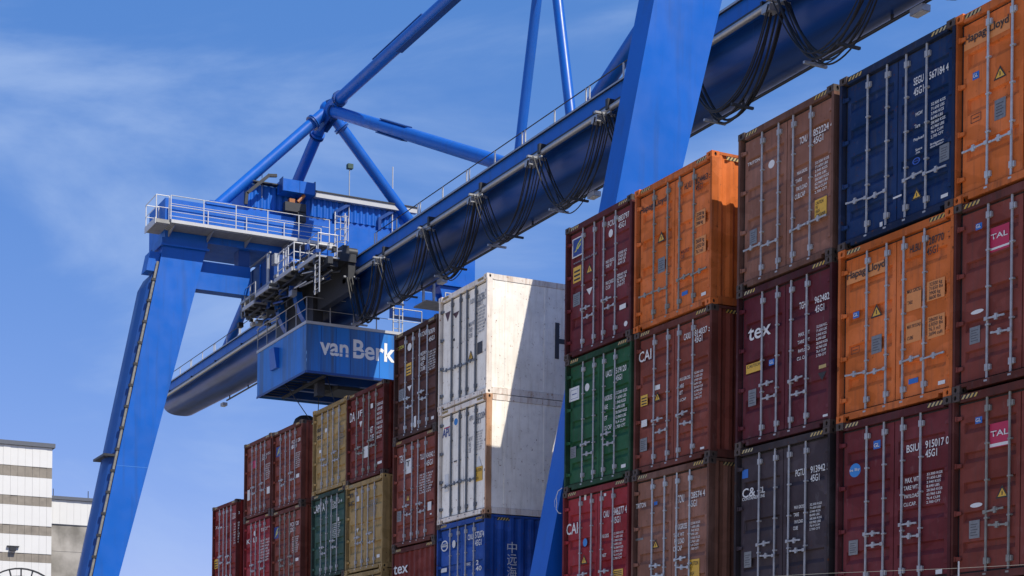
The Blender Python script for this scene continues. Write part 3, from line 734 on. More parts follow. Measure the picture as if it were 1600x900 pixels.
DW, DX0, DX1, DZ = 1.098, 0.112, 1.228, 0.172      # door leaf width, left edges, sill clearance
def door_fn(H, flat, var=0):
    def fn(mb):
        # outer plane y=0 ; recessed horizontal corrugations with sloped ends, crisp lip at the top of each
        w, hh, d = DW, H - 0.345, 0.048
        mb.box(0, 0.049, 0, w, 0.064, hh)
        if flat:
            mb.box(0, 0, 0, w, 0.0485, hh); return
        a, b_ = 0.075, w - 0.075
        nb, rh = ((5, 0.215), (4, 0.25), (6, 0.17))[var]
        gap = (hh - (nb - 1) * rh) / nb
        mb.poly([(0, 0, 0), (a, 0, 0), (a, 0, hh), (0, 0, hh)])
        mb.poly([(b_, 0, 0), (w, 0, 0), (w, 0, hh), (b_, 0, hh)])
        for k in range(nb):
            z0 = k * (gap + rh); z1 = z0 + gap
            mb.poly([(a, 0, z0), (b_, 0, z0), (b_, 0, z1), (a, 0, z1)])
            if k < nb - 1:
                t0, t1 = z1 + 0.075, z1 + rh - 0.022
                e = 0.022
                mb.poly([(a, 0, z1), (b_, 0, z1), (b_ - e, d, t0), (a + e, d, t0)])
                mb.poly([(a + e, d, t0), (b_ - e, d, t0), (b_ - e, d, t1), (a + e, d, t1)])
                mb.poly([(a + e, d, t1), (b_ - e, d, t1), (b_, 0, z1 + rh), (a, 0, z1 + rh)])
                mb.poly([(a, 0, z1), (a + e, d, t0), (a + e, d, t1), (a, 0, z1 + rh)])
                mb.poly([(b_, 0, z1), (b_, 0, z1 + rh), (b_ - e, d, t1), (b_ - e, d, t0)])
        mb.poly([(0, 0, 0), (0, 0.049, 0), (w, 0.049, 0), (w, 0, 0)])
        mb.poly([(0, 0, hh), (w, 0, hh), (w, 0.049, hh), (0, 0.049, hh)])
        mb.poly([(0, 0, 0), (0, 0, hh), (0, 0.049, hh), (0, 0.049, 0)])
        mb.poly([(w, 0, 0), (w, 0.049, 0), (w, 0.049, hh), (w, 0, hh)])
    return fn

def rod_fn(H, big):
    def fn(mb):
        r_ = 0.027 if big else 0.0185
        mb.tube((0, 0, 0.075), (0, 0, H - 0.065), r_, 8)
        for z in (0.30, H - 0.31):                      # bearing brackets on the door
            mb.box(-0.026, -0.024, z - 0.050, 0.030, 0.030, z + 0.050)
            mb.box(0.030, -0.010, z - 0.040, 0.062, 0.030, z + 0.040)
        for z in (0.30 + (H-0.61) * t for t in (0.28, 0.53, 0.77)):
            mb.box(-0.023, -0.021, z - 0.013, 0.040, 0.034, z + 0.013)
        for z, s_ in ((0.085, 1), (H - 0.075, -1)):     # cams and keepers on sill and header
            mb.box(-0.030, -0.028, z - 0.032, 0.030, 0.012, z + 0.032)
            mb.box(0.012, -0.012, z - 0.012, 0.060, 0.010, z + 0.040 * s_ if s_ > 0 else z + 0.012)
    return fn

def handle_fn(length):
    def fn(mb):
        # pivot hub at the origin, flat lever running along +x, catch at its middle and end
        mb.box(-0.030, -0.030, -0.028, 0.030, 0.0, 0.028)
        mb.box(0.0, -0.026, -0.013, length, -0.012, 0.013)
        mb.box(length*0.48, -0.034, -0.050, length*0.48+0.045, -0.006, 0.045)
        mb.box(length*0.48-0.03, -0.030, -0.020, length*0.48+0.075, -0.008, 0.020)
        mb.box(length-0.05, -0.030, -0.018, length, -0.010, 0.012)
    return fn

def hinge_fn(mb):
    mb.box(0, 0, -0.040, 0.075, 0.05, 0.040)
    mb.hexa([(0.075, 0.012, -0.034), (0.155, 0.028, -0.026), (0.155, 0.05, -0.026), (0.075, 0.05, -0.034),
             (0.075, 0.012, 0.034), (0.155, 0.028, 0.026), (0.155, 0.05, 0.026), (0.075, 0.05, 0.034)])

def gasket_gap_fn(H):
    def fn(mb):
        w, hh, t = DW, H - 0.345, 0.026
        mb.box(-0.052, 0, -t, w + t*0.3, 0.02, 0); mb.box(-0.052, 0, hh, w + t*0.3, 0.02, hh + t)
        mb.box(-0.052, 0.01, 0, 0, 0.03, hh); mb.box(w, 0, 0, w + 0.008, 0.02, hh)  # outer strip widened to paint the shaded open gap at the post black
    return fn
def gasket_gap_mirror_fn(H):
    def fn(mb):
        gasket_gap_fn(H)(mb); mb.v = [(DW - x, y, z) for x, y, z in mb.v]
    return fn

def corr(mb, y0, y1, z0, z1, xo, sgn, depth=0.036, pitch=0.278, along='y'):
    n = int((y1 - y0) / pitch); p = (y1 - y0) / n
    prof = []
    for k in range(n):
        b_ = y0 + k * p
        prof += [(b_, 0), (b_ + p*0.26, 0), (b_ + p*0.5, depth), (b_ + p*0.76, depth)]
    prof.append((y1, 0))
    for (a, da), (c_, dc) in zip(prof, prof[1:]):
        if along == 'y':
            mb.poly([(xo + sgn*da, a, z0), (xo + sgn*dc, c_, z0), (xo + sgn*dc, c_, z1), (xo + sgn*da, a, z1)])
        else:
            mb.poly([(a, xo + sgn*da, z0), (c_, xo + sgn*dc, z0), (c_, xo + sgn*dc, z1), (a, xo + sgn*da, z1)])

def side_fn(H, sgn, flat):
    def fn(mb):
        if flat:
            mb.box(0, 0.162, 0.165, 0.03*sgn, CL - 0.162, H - 0.145)
            for k in range(11):                 # cover strips over the panel seams
                y = 0.55 + k * 1.11
                mb.box(-0.006*sgn, y - 0.035, 0.17, 0.0, y + 0.035, H - 0.15)
        else:
            corr(mb, 0.162, CL - 0.162, 0.16, H - 0.062, 0.0, sgn)
    return fn

def put(key, fn, name, mat, parent, loc=(0, 0, 0), rot=(0, 0, 0), smooth=False):
    return link(name, cached(key, fn, smooth), mat, parent, loc, rot)

def build_container(x, z, H, paintname, label, key=None, style='dry', handles='b', rodmat='rod_steel', group=None, frame='grimy', ends=None):
    c = thing('shipping_container', (x, YF + random.uniform(-0.015, 0.015), z), label, 'container', group)
    P_ = paintname
    dvar = random.choice((0, 0, 0, 1, 2)); rsh = random.uniform(-0.03, 0.03); rsi = random.uniform(-0.015, 0.02)
    rodmat = random.choice(('rod_steel', 'rod_steel', 'rod_pale', 'rod_dull'))
    h = '%.2f' % H
    reefer = style == 'reefer'
    fm = 'white_rusty' if reefer else 'frame_' + P_
    cm = 'white_rusty' if reefer else ('grimy_steel' if frame == 'grimy' else P_)
    for zz in (0, H - 0.118):
        for xx in (0, CW - 0.162):
            k = put('corner_casting', casting_fn, 'corner_casting', cm, c, (xx, 0, zz))
            put('casting_core', core_fn, 'aperture_shade', 'hole_shade', k)
            k = put('corner_casting', casting_fn, 'corner_casting', cm, c, (xx + 0.162, CL, zz), (0, 0, math.pi))
    for xx in (0, CW - 0.055):
        put('corner_post|f' + h, lambda mb: mb.box(0, 0.01, 0.118, 0.055, 0.161, H - 0.118), 'corner_post', fm, c, (xx, 0, 0))
        put('corner_post|r' + h, lambda mb: mb.box(0, CL - 0.16, 0.118, 0.055, CL - 0.01, H - 0.118), 'corner_post', fm, c, (xx, 0, 0))
    put('header|' + h, lambda mb: mb.box(0.162, 0.022, H - 0.142, CW - 0.162, 0.15, H - 0.022), 'header', fm, c)
    def sill(mb):
        mb.box(0.057, 0.024, 0.088, CW - 0.057, 0.15, 0.140)
        mb.box(0.275, 0.022, 0.030, CW - 0.275, 0.15, 0.088)
    put('sill|' + h, sill, 'sill', fm, c)
    put('rear_header|' + h, lambda mb: mb.box(0.162, CL - 0.1, H - 0.1, CW - 0.162, CL - 0.01, H - 0.01), 'rear_header', fm, c)
    put('rear_sill|' + h, lambda mb: mb.box(0.162, CL - 0.1, 0.012, CW - 0.162, CL - 0.01, 0.15), 'rear_sill', fm, c)
    put('end_wall|' + h, lambda mb: corr(mb, 0.055, CW - 0.055, 0.15, H - 0.1, CL - 0.03, -1, along='x'), 'end_wall', P_, c)
    for sgn, xx in ((1, 0.004), (-1, CW - 0.004)):
        put('side_wall|%s%d%d' % (h, sgn, reefer), side_fn(H, sgn, reefer), 'side_wall', P_, c, (xx + (0.008*sgn if reefer else 0), 0, 0))
        x0, x1 = (0, 0.06) if sgn > 0 else (CW - 0.06, CW)
        tz = 0.14 if reefer else 0.060
        put('top_side_rail|%s%d%d' % (h, sgn, reefer), lambda mb: mb.box(x0, 0.178, H - tz, x1, CL - 0.178, H - 0.006), 'top_side_rail', fm, c)
        put('bottom_side_rail|%s%d' % (h, sgn), lambda mb: mb.box(x0, 0.178, 0.012, x1, CL - 0.178, 0.160), 'bottom_side_rail', fm, c)
    put('roof|' + h, lambda mb: mb.box(0.061, 0.151, H - 0.03, CW - 0.061, CL - 0.101, H - 0.015), 'roof', P_, c)
    put('floor|' + h, lambda mb: mb.box(0.061, 0.151, 0.10, CW - 0.061, CL - 0.101, 0.14), 'floor', 'grimy_steel', c)
    if style != 'end':
        for s_, x0 in ((0, DX0), (1, DX1)):
            d = put('door|%s%d%d' % (h, reefer, dvar), door_fn(H, reefer, dvar), 'door', P_, c, (x0, 0.085, DZ))
            put('gasket_and_gap|%s%d' % (h, s_), gasket_gap_mirror_fn(H) if s_ else gasket_gap_fn(H), 'gasket_and_gap', 'rubber', d, (0, 0.018, 0))
            rods = (0.62 + rsh, 1.03 + rsi) if s_ == 0 else (1.408 - rsi, 1.818 - rsh)
            for j, rx in enumerate(rods):
                ro = put('locking_rod|%s%d' % (h, reefer), rod_fn(H, reefer), 'locking_rod', 'reefer_grey' if reefer else rodmat, d, (rx - x0, -0.034, -DZ))
            if reefer: hs = [(rods[0], 0.95, -1, 0.40), (rods[1], 0.95, -1, 0.36)]
            elif handles == 'b':
                dz = random.uniform(-0.05, 0.05)
                hs = [(rods[0], 0.72 + dz, -1, 0.44), (rods[1], 0.72 + dz, -1, 0.38)] if s_ == 0 else [(rods[0], 0.74 + dz, 1, 0.38), (rods[1], 0.74 + dz, 1, 0.44)]
            else:
                dz = random.uniform(-0.06, 0.06)
                hs = [(rods[0], 1.02 + dz, 1, 0.34), (rods[1], 0.80 + dz, -1, 0.34)]
            for rx, hz, dr, ln in hs:
                put('door_handle|%.2f' % ln, handle_fn(ln), 'door_handle', 'reefer_grey' if reefer else rodmat, d,
                    (rx - x0, -0.045, hz - DZ + random.uniform(-0.03, 0.03)), (0, random.uniform(-0.09, 0.05), 0) if dr > 0 else (0, math.pi + random.uniform(-0.05, 0.09), 0))
            for q in (0.13, 0.37, 0.62, 0.87):
                hm = 'reefer_grey' if reefer else P_
                if s_ == 0: put('hinge', hinge_fn, 'hinge', hm, d, (0.012 - x0, -0.058, H*q - DZ))
                else: put('hinge_mirror', lambda mb: (hinge_fn(mb), setattr(mb, 'v', [(-a, b_, c_) for a, b_, c_ in mb.v])), 'hinge', hm, d, (CW - 0.012 - x0, -0.058, H*q - DZ))
    else:
        put('front_wall|' + h, lambda mb: corr(mb, 0.055, CW - 0.055, 0.141, H - 0.143, 0.05, 1, along='x'), 'front_wall', P_, c)
    for xx in (0.185, CW - 0.185 - 0.30):
        put('hazard_sticker', lambda mb: mb.box(0, 0, 0, 0.30, 0.002, 0.060), 'hazard_sticker', 'hazard_stripe', c, (xx, 0.0185, H - 0.098))
    for xx in (CW,):
        put('hazard_sticker_side', lambda mb: mb.box(0, 0, 0, 0.002, 0.34, 0.065), 'hazard_sticker', 'hazard_stripe', c, (xx + 0.001 if not reefer else xx - 0.004, 0.34, H - 0.135))
    if key in DECALS: decals(c, DECALS[key], 0.050 if style == 'end' else 0.085)
    return c

# ------------------------------------------------------------------ markings
TEXT_JOBS = []
ID4 = ('TCNU', 'SEGU', 'TGHU', 'PGTU', 'HLBU', 'BSIU', 'FCIU', 'HLXU', 'UACU', 'CAIU', 'CAXU', '45G1', '45R1', 'SUDU', 'APRU', 'CSNU', 'TLLU')
def decals(c, items, yface):
    n = 0
    for kind, txt, mat, u0, v0, u1, v1 in items:
        if v1 < v0: v0, v1 = v1, v0
        one = kind == 'text' and '\n' not in txt
        h_ = v1 - v0
        if one:
            if txt in ID4 or txt.replace(' ', '').isdigit(): h_ = max(h_, 0.122)
            elif txt == 'Hapag-Lloyd': h_ = 0.165
            elif txt.startswith('CAP') or txt.startswith('K'): h_ = max(h_, 0.13)
            else: h_ = max(h_, 0.058)
            v1 = v0 + h_
        elif kind in ('box', 'tri', 'itri', 'plate', 'oval') and h_ < 0.03:
            m_ = (v0 + v1) / 2; v0, v1 = m_ - 0.015, m_ + 0.015
        if kind == 'box' and mat == 'pale_orange' and v1 - v0 < 0.2 and u1 - u0 > 0.5: v0 -= 0.01; v1 = v0 + 0.20
        n += 1
        y = yface - 0.0016 - 0.0011 * min(n, 9) if kind != 'text' else yface - 0.014
        w, h = u1 - u0, v1 - v0
        if kind == 'text':
            TEXT_JOBS.append((c, txt, mat, u0, v0, w, h, y)); continue
        mb = MB()
        if kind in ('box', 'plate'):
            mb.box(0, 0, 0, w, 0.001 if kind == 'box' else 0.003, h)
        elif kind in ('disc', 'oval'):
            if kind == 'disc': h = max(h, w * 0.9)
            mb.prism_y([(w/2 + w/2*math.cos(t*math.pi/10), h/2 + h/2*math.sin(t*math.pi/10)) for t in range(20)], 0, 0.001)
        elif kind == 'tri': mb.prism_y([(0, 0), (w, 0), (w/2, max(h, w*0.85))], 0, 0.001)
        elif kind == 'itri': mb.prism_y([(0, h), (w/2, 0), (w, h)], 0, 0.001)
        elif kind == 'ring':
            o_ = [(w/2 + w/2*math.cos(t*math.pi/10), h/2 + h/2*math.sin(t*math.pi/10)) for t in range(20)]
            i_ = [(w/2 + w*.38*math.cos(t*math.pi/10), h/2 + h*.38*math.sin(t*math.pi/10)) for t in range(20)]
            for k in range(20):
                k2 = (k + 1) % 20
                mb.poly([(o_[k][0], 0, o_[k][1]), (o_[k2][0], 0, o_[k2][1]), (i_[k2][0], 0, i_[k2][1]), (i_[k][0], 0, i_[k][1])])
            mb.box(w*.14, 0, h*.46, w*.86, 0.001, h*.54)
        elif kind == 'frame':
            t = 0.008
            mb.box(0, 0, 0, w, 0.001, t); mb.box(0, 0, h - t, w, 0.001, h); mb.box(0, 0, t, t, 0.001, h - t); mb.box(w - t, 0, t, w, 0.001, h - t)
            mb.box(w*.2, 0, h*.45, w*.8, 0.001, h*.55)
        elif kind == 'poly':                       # two swooping strokes of a flag
            mb.prism_y([(0, 0), (w*.25, h*.1), (w*.5, h*.6), (w, h*1.0), (w, h*.82), (w*.62, h*.55), (w*.3, 0)], 0, 0.001)
            mb.prism_y([(w*.45, h*.25), (w*.95, h*.62), (w*.95, h*.45), (w*.5, h*.12)], 0, 0.001)
        nm = {'box': 'sticker', 'plate': 'data_plate', 'disc': 'round_sticker', 'oval': 'oval_sticker', 'tri': 'warning_triangle', 'itri': 'triangle_sticker', 'ring': 'round_emblem', 'frame': 'outlined_sticker', 'poly': 'flag_emblem'}[kind]
        st_ = link(nm, mb.mesh(nm), mat, c, (u0, y, v0))
        if kind == 'tri' and mat == 'yellow_sticker':          # black border and symbol
            hh_ = max(h, w*0.85); bw = w*0.10
            mb = MB()
            P3 = [(0, 0), (w, 0), (w/2, hh_)]; Q3 = [(bw*1.5, bw), (w - bw*1.5, bw), (w/2, hh_ - bw*2.0)]
            for a_ in range(3):
                b_ = (a_ + 1) % 3
                mb.poly([(P3[a_][0], 0, P3[a_][1]), (P3[b_][0], 0, P3[b_][1]), (Q3[b_][0], 0, Q3[b_][1]), (Q3[a_][0], 0, Q3[a_][1])])
            mb.box(w*0.46, 0, hh_*0.22, w*0.54, 0.0005, hh_*0.55)
            link('triangle_border', mb.mesh('triangle_border'), 'black_marking', st_, (0, -0.0012, 0))
        elif kind == 'plate':
            mb = MB()
            for q in range(5): mb.box(w*0.14, 0, h*(0.16 + 0.15*q), w*(0.80 - 0.13*(q % 2)), 0.0006, h*(0.20 + 0.15*q))
            pl_ = link('plate_print', mb.mesh('plate_print'), 'dark_sticker', st_, (0, -0.0012, 0)); pl_['kind'] = 'stuff'
        elif kind == 'box' and mat == 'yellow_sticker' and w > 0.12:
            mb = MB()
            for q in range(3): mb.box(w*0.12, 0, h*(0.12 + 0.26*q), w*0.88, 0.0006, h*(0.24 + 0.26*q))
            if not any(k2[0] == 'text' and k2[3] > u0 - 0.05 and k2[5] < u1 + 0.05 and k2[4] > v0 - 0.1 and k2[4] < v1 for k2 in items):
                pl_ = link('sticker_print', mb.mesh('sticker_print'), 'black_marking', st_, (0, -0.0012, 0)); pl_['kind'] = 'stuff'

def make_texts(jobs):
    """flat lettering: built-in font turned to mesh and fitted to its box"""
    uniq = {}
    for j in jobs:
        if j[1] in uniq: continue
        cu = bpy.data.curves.new('lettering', 'FONT')
        cu.body = j[1]; cu.resolution_u = 3; cu.space_line = 1.15 if j[1].count('\n') > 5 else 0.9
        cu.offset = 0.012
        o = bpy.data.objects.new('lettering', cu); COL.objects.link(o)
        uniq[j[1]] = o
    bpy.context.view_layer.update()
    dg = bpy.context.evaluated_depsgraph_get()
    me = {}
    for t, o in uniq.items():
        m_ = bpy.data.meshes.new_from_object(o.evaluated_get(dg))
        m_.materials.clear(); m_.materials.append(None)
        me[t] = m_
    for o in uniq.values(): bpy.data.objects.remove(o)
    for c, t, mat, u0, v0, w, h, y in jobs:
        m_ = me[t]
        xs = [v.co.x for v in m_.vertices]; ys = [v.co.y for v in m_.vertices]
        sx = w / (max(xs) - min(xs)); sy = h / (max(ys) - min(ys))
        o = link('lettering', m_, mat, c, (u0 - min(xs)*sx, y, v0 - min(ys)*sy), (math.pi/2, 0, 0))
        o.scale = (sx, sy, 1)
        if t.count('\n') > 5: o['kind'] = 'stuff'

HC, ST = 2.9, 2.595
COLS = dict(c1=-27.85, c2=-25.28, c3=-22.10, c4=-19.54, c5=-17.10, r=-33.65, b=-36.19, t=-41.73, d=-39.25, e=-47.54, g=-45.01, f=-50.70)
GRP = 'stacked shipping containers'
# (column, [top-down list of (height, paint, style, handles, label, decal key)], z of the top)
STACKS = [
 ('c1', 11.61, [
  (HC, 'maroon', 'dry', 'a', 'maroon container with blue and yellow flag logo on top beside the blue crane leg', 'c1t4'),
  (HC, 'green', 'dry', 'a', 'bottle green container under the maroon one with the flag logo', 'c1t3'),
  (HC, 'crimson', 'dry', 'a', 'bright crimson container marked 846277 below the bottle green container', 'c1t2'),
  (HC, 'maroon', 'dry', 'a', 'ground level container under the crimson container beside the crane leg', None)]),
 ('c2', 11.60, [
  (HC, 'orange', 'dry', 'b', 'orange container marked 824463 with its sunlit side, next to the maroon flag logo container', 'c2t4'),
  (HC, 'redbrown', 'dry', 'a', 'red brown container marked 814037 directly under the sunlit orange container', 'c2t3'),
  (HC, 'brown', 'dry', 'a', 'brown container marked 728574 beside the crimson container', 'c2t2'),
  (HC, 'maroon', 'dry', 'a', 'ground level container under the brown one marked 728574', None)]),
 ('c3', 11.60, [
  (HC, 'brown', 'dry', 'b', 'brown container marked 852224 with white dot, left of the navy container on top', 'c3t4'),
  (HC, 'plum', 'dry', 'a', 'plum red container with large white tex lettering, marked 962482', 'c3t3'),
  (HC, 'slate', 'dry', 'a', 'dark slate container marked 913942 below the tex container', 'c3t2'),
  (HC, 'maroon', 'dry', 'a', 'ground level container under the dark slate container', None)]),
 ('c4', 11.60, [
  (HC, 'navy', 'dry', 'b', 'navy blue container marked 567184 on the top row between brown and orange', 'c4t4'),
  (HC, 'orange', 'dry', 'b', 'orange container marked 128770 under the navy container', 'c4t3'),
  (HC, 'maroon', 'dry', 'a', 'maroon container marked 915017 with round blue sticker, under the orange one', 'c4t2'),
  (HC, 'maroon', 'dry', 'a', 'ground level container under the maroon one marked 915017', None)]),
 ('c5', 11.60, [
  (HC, 'orange', 'dry', 'b', 'orange container cut off by the right edge, above two brown ones with TAL stickers', 'c5t4'),
  (HC, 'talbrown', 'dry', 'a', 'patchy brown container with red TAL sticker right under the orange one at the right edge', 'c5t3'),
  (HC, 'talbrown', 'dry', 'a', 'brown container with red TAL sticker and yellow corner sticker, lower right corner', 'c5t2'),
  (HC, 'maroon', 'dry', 'a', 'ground level container at the right end of the row', None)]),
 ('r', 11.60, [
  (HC, 'white', 'reefer', 'a', 'white refrigerated container on top of the other white one, black letter on its side', 'r4'),
  (HC, 'white', 'reefer', 'a', 'white refrigerated container with blue APL logo and rusty corner post', 'r3'),
  (HC, 'blue', 'dry', 'a', 'bright blue container with white Chinese characters on its side, under the white containers', 'r2'),
  (HC, 'maroon', 'dry', 'a', 'ground level container under the bright blue container', None)]),
 ('b', 11.25, [
  (HC, 'chocolate', 'dry', 'a', 'dark brown container left of the upper white refrigerated container', 'b4'),
  (HC, 'redbrown', 'dry', 'a', 'red brown container with white square T sticker, left of the APL container', 'b3'),
  (HC, 'oxblood', 'end', 'a', 'oxblood container showing its ribbed front wall with white tex lettering at the bottom edge', 'b2'),
  (ST, 'maroon', 'dry', 'a', 'ground level container under the ribbed tex container', None)]),
 ('d', 10.22, [
  (ST, 'oxblood', 'dry', 'a', 'red container with white DA JF lettering below the trolley sign', 'd4'),
  (ST, 'tan', 'dry', 'a', 'yellow tan container with dark msc logo below the red DA JF container', 'd3'),
  (ST, 'tan', 'dry', 'a', 'yellow tan container at the bottom edge, of which only the header shows', None),
  (ST, 'maroon', 'dry', 'a', 'ground level container under the lowest tan container', None)]),
 ('t', 10.25, [
  (ST, 'tan', 'dry', 'a', 'yellow tan container with dark msc logo on the top row under the trolley', 't4'),
  (ST, 'teal', 'dry', 'a', 'grey green container with white CAPITA lettering', 't3'),
  (ST, 'redbrown', 'dry', 'a', 'container right under the grey green CAPITA container', None),
  (ST, 'maroon', 'dry', 'a', 'ground level container two below the grey green CAPITA container', None)]),
 ('g', 10.18, [
  (ST, 'redbrown', 'dry', 'a', 'red brown container with yellow flag logo, upper of two, left of the tan top container', 'g4'),
  (ST, 'redbrown', 'dry', 'a', 'red brown container with yellow flag logo, lower of two, left of the grey green one', 'g3'),
  (ST, 'redbrown', 'dry', 'a', 'container under the lower flag logo red brown container', None),
  (ST, 'maroon', 'dry', 'a', 'ground level container two below the flag logo containers', None)]),
 ('e', 10.22, [
  (ST, 'redbrown', 'dry', 'a', 'dull red container at the left end of the upper row, no flag logo', 'e4'),
  (ST, 'crimson', 'dry', 'a', 'bright red container with white K LI lettering below the dull red one', 'e3'),
  (ST, 'redbrown', 'dry', 'a', 'container under the bright red K LI container', None),
  (ST, 'maroon', 'dry', 'a', 'ground level container two below the bright red K LI container', None)]),
 ('f', 8.49, [
  (HC, 'red', 'dry', 'a', 'red container standing lowest at the far left end of the row', 'f3'),
  (HC, 'red', 'dry', 'a', 'container under the far left red container', None),
  (HC, 'maroon', 'dry', 'a', 'ground level container at the far left end of the row', None)]),
]
CONT = {}
for col, ztop, lst in STACKS:
    z = ztop
    for k, (H, pn, style, hd, label, key) in enumerate(lst):
        z -= H
        rodm = 'rod_steel'
        CONT[(col, k)] = build_container(COLS[col] + random.uniform(-0.02, 0.02), z, H - 0.004, pn, label, key, style, hd, rodm, GRP,
                                         'own' if pn in ('orange', 'tan') else 'grimy')

for o in CONT[('r', 1)].children:          # the badly rusted corner of the lower white box
    if o.name.startswith(('corner_post', 'corner_casting')) and o.location.x > 1 and o.location.y < 1:
        o.material_slots[0].material = MAT['rust_post']; o['label'] = 'heavily rusted corner post' if 'post' in o.name else 'rusted corner casting'
# side lettering: vertical characters on the blue container, large letter on the white one
SIDE_JOBS = []
def side_text(c, t, mat, y0, z0, y1, z1, x=CW + 0.004):
    SIDE_JOBS.append((c, t, mat, y0, z0, y1 - y0, z1 - z0, x))
cb = CONT[('r', 2)]
for k, ch in enumerate('中远海运'):
    side_text(cb, ch, 'white_marking', 0.63, 5.15 - 2.9 - 0.30 * k - 0.27, 0.90, 5.15 - 2.9 - 0.30 * k)
cw = CONT[('r', 0)]
mbk = MB()
for (ya, yb, za, zb) in ((1.94, 2.06, 1.03, 1.92), (2.06, 2.36, 1.41, 1.53), (2.36, 2.48, 1.03, 1.92)):
    mbk.box(CW - 0.011, ya, za, CW - 0.0065, yb, zb)
link('lettering', mbk.mesh('lettering'), 'dark_sticker', cw)

make_texts(TEXT_JOBS)
def make_side_texts(jobs):
    for c, t, mat, y0, z0, w, h, x in jobs:
        cu_ = bpy.data.curves.new('lettering', 'FONT'); cu_.body = t; cu_.resolution_u = 3
        o = bpy.data.objects.new('lettering', cu_); COL.objects.link(o)
        bpy.context.view_layer.update()
        m_ = bpy.data.meshes.new_from_object(o.evaluated_get(bpy.context.evaluated_depsgraph_get()))
        bpy.data.objects.remove(o)
        if not len(m_.vertices): continue
        m_.materials.clear(); m_.materials.append(None)
        xs = [v.co.x for v in m_.vertices]; ys = [v.co.y for v in m_.vertices]
        sx = w / (max(xs) - min(xs)); sy = h / (max(ys) - min(ys))
        q = link('lettering', m_, mat, c, (x, y0 - min(xs)*sx, z0 - min(ys)*sy), (math.pi/2, 0, math.pi/2))
        q.scale = (sx, sy, 1)
make_side_texts(SIDE_JOBS)

# frayed strap hanging from the corner of the green container
mb = MB()
pts = [(-27.83, YF - 0.02, 5.92), (-27.93, YF - 0.06, 5.86), (-27.99, YF - 0.07, 5.74), (-27.96, YF - 0.07, 5.60), (-28.0, YF - 0.06, 5.47), (-27.92, YF - 0.05, 5.38), (-27.86, YF - 0.02, 5.36)]
mb.path(pts, 0.008, 5)
mb.path([(-27.99, YF - 0.07, 5.74), (-28.06, YF - 0.07, 5.66), (-28.05, YF - 0.06, 5.52)], 0.004, 4)
s_ = wpart('frayed_strap', mb, 'white_marking', None, True)
tag(s_, 'frayed white strap dangling from the corner between green and crimson containers', 'strap')

# ------------------------------------------------------------------ crane
YG = 30.8
XL, XR = -69.4, -28.3
crane = thing('gantry_crane', (-48.85, YG, 0), 'tall bright blue gantry crane with tubular truss spanning the container stacks', 'crane')

def arc(cy, cz, ry, rz, a0, a1, n):
    return [(cy + ry*math.cos(R(a0 + (a1-a0)*k/n)), cz + rz*math.sin(R(a0 + (a1-a0)*k/n))) for k in range(n+1)]

# girder: shallow box head on a rounded hull
T = 22.42
GX0, GX1 = -92.8, 4.0
def hull_sec(dep):
    """upright sides turning into a flat-bottomed bilge"""
    p = [(29.62, T - 0.62), (29.62, T - 0.80)]
    for k in range(1, 20):
        t = math.pi * k / 20
        cx, sz = math.cos(t), math.sin(t)
        p.append((YG - 1.18 * math.copysign(abs(cx)**0.78, cx), T - 0.80 - dep * sz**0.86))
    return p + [(31.98, T - 0.80), (31.98, T - 0.62)]
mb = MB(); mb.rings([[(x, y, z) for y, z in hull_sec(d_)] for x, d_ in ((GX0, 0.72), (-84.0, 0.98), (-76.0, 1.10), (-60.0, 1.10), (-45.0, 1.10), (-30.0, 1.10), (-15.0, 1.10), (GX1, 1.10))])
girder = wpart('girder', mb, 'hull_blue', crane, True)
for x in [-86.0 + 7.2*k for k in range(12)]:         # ring welds between hull plates
    mb = MB(); sc_ = [(YG + (y - YG)*1.003, z - 0.003) for y, z in hull_sec(1.10 if x > -76 else 0.98)]
    mb.rings([[(x, y, z) for y, z in sc_], [(x + 0.03, y, z) for y, z in sc_]], cap=False)
    if x > -77: wpart('ring_weld', mb, 'crane_navy', girder)
mb = MB(); mb.box(GX0, 29.26, T - 0.66, GX1, 32.34, T - 0.065)
wpart('girder_head', mb, 'crane_blue', girder)
mb = MB(); mb.box(GX0 - 0.2, 29.16, T - 0.06, GX1, 32.44, T)
wpart('top_flange', mb, 'dark_steel', girder)
mb = MB(); mb.box(GX0, 29.145, T - 0.075, GX1, 29.158, T - 0.02)
wpart('edge_strip', mb, 'galvanised', girder)
mb = MB(); mb.box(GX0, 29.12, T - 0.70, GX1, 29.255, T - 0.63)
wpart('festoon_rail_flange', mb, 'dark_steel', girder)
mb = MB(); mb.tube((GX0 + 1.8, 29.06, T - 0.86), (GX1, 29.06, T - 0.86), 0.10, 10)
wpart('festoon_rail', mb, 'galvanised', girder, True)
for x in [GX0 + 3 + 4.25*k for k in range(21)]:
    mb = MB(); mb.box(x - 0.04, 29.03, T - 0.80, x + 0.04, 29.25, T - 0.62)
    wpart('rail_bracket', mb, 'dark_steel', girder)
mb = MB(); mb.tube((GX0 + 8.0, 31.1, T - 2.06), (GX1, 31.1, T - 2.06), 0.05, 8)
wpart('conduit', mb, 'dark_steel', girder, True)
for x in [GX0 + 8.5 + 3.1*k for k in range(27)]:
    mb = MB(); mb.box(x - 0.03, 31.07, T - 2.05, x + 0.03, 31.13, T - 1.85)
    wpart('conduit_bracket', mb, 'dark_steel', girder)
for x in (-85.3, -57.6, -46.0, -30.6):
    mb = MB(); mb.box(x - 0.22, 30.95, T - 2.30, x + 0.22, 31.25, T - 2.12)
    lm = wpart('floodlight', mb, 'galvanised', girder)
    mb = MB(); mb.box(x - 0.19, 30.98, T - 2.32, x + 0.19, 31.22, T - 2.303)
    wpart('lamp_glass', mb, 'lamp_glass', lm)
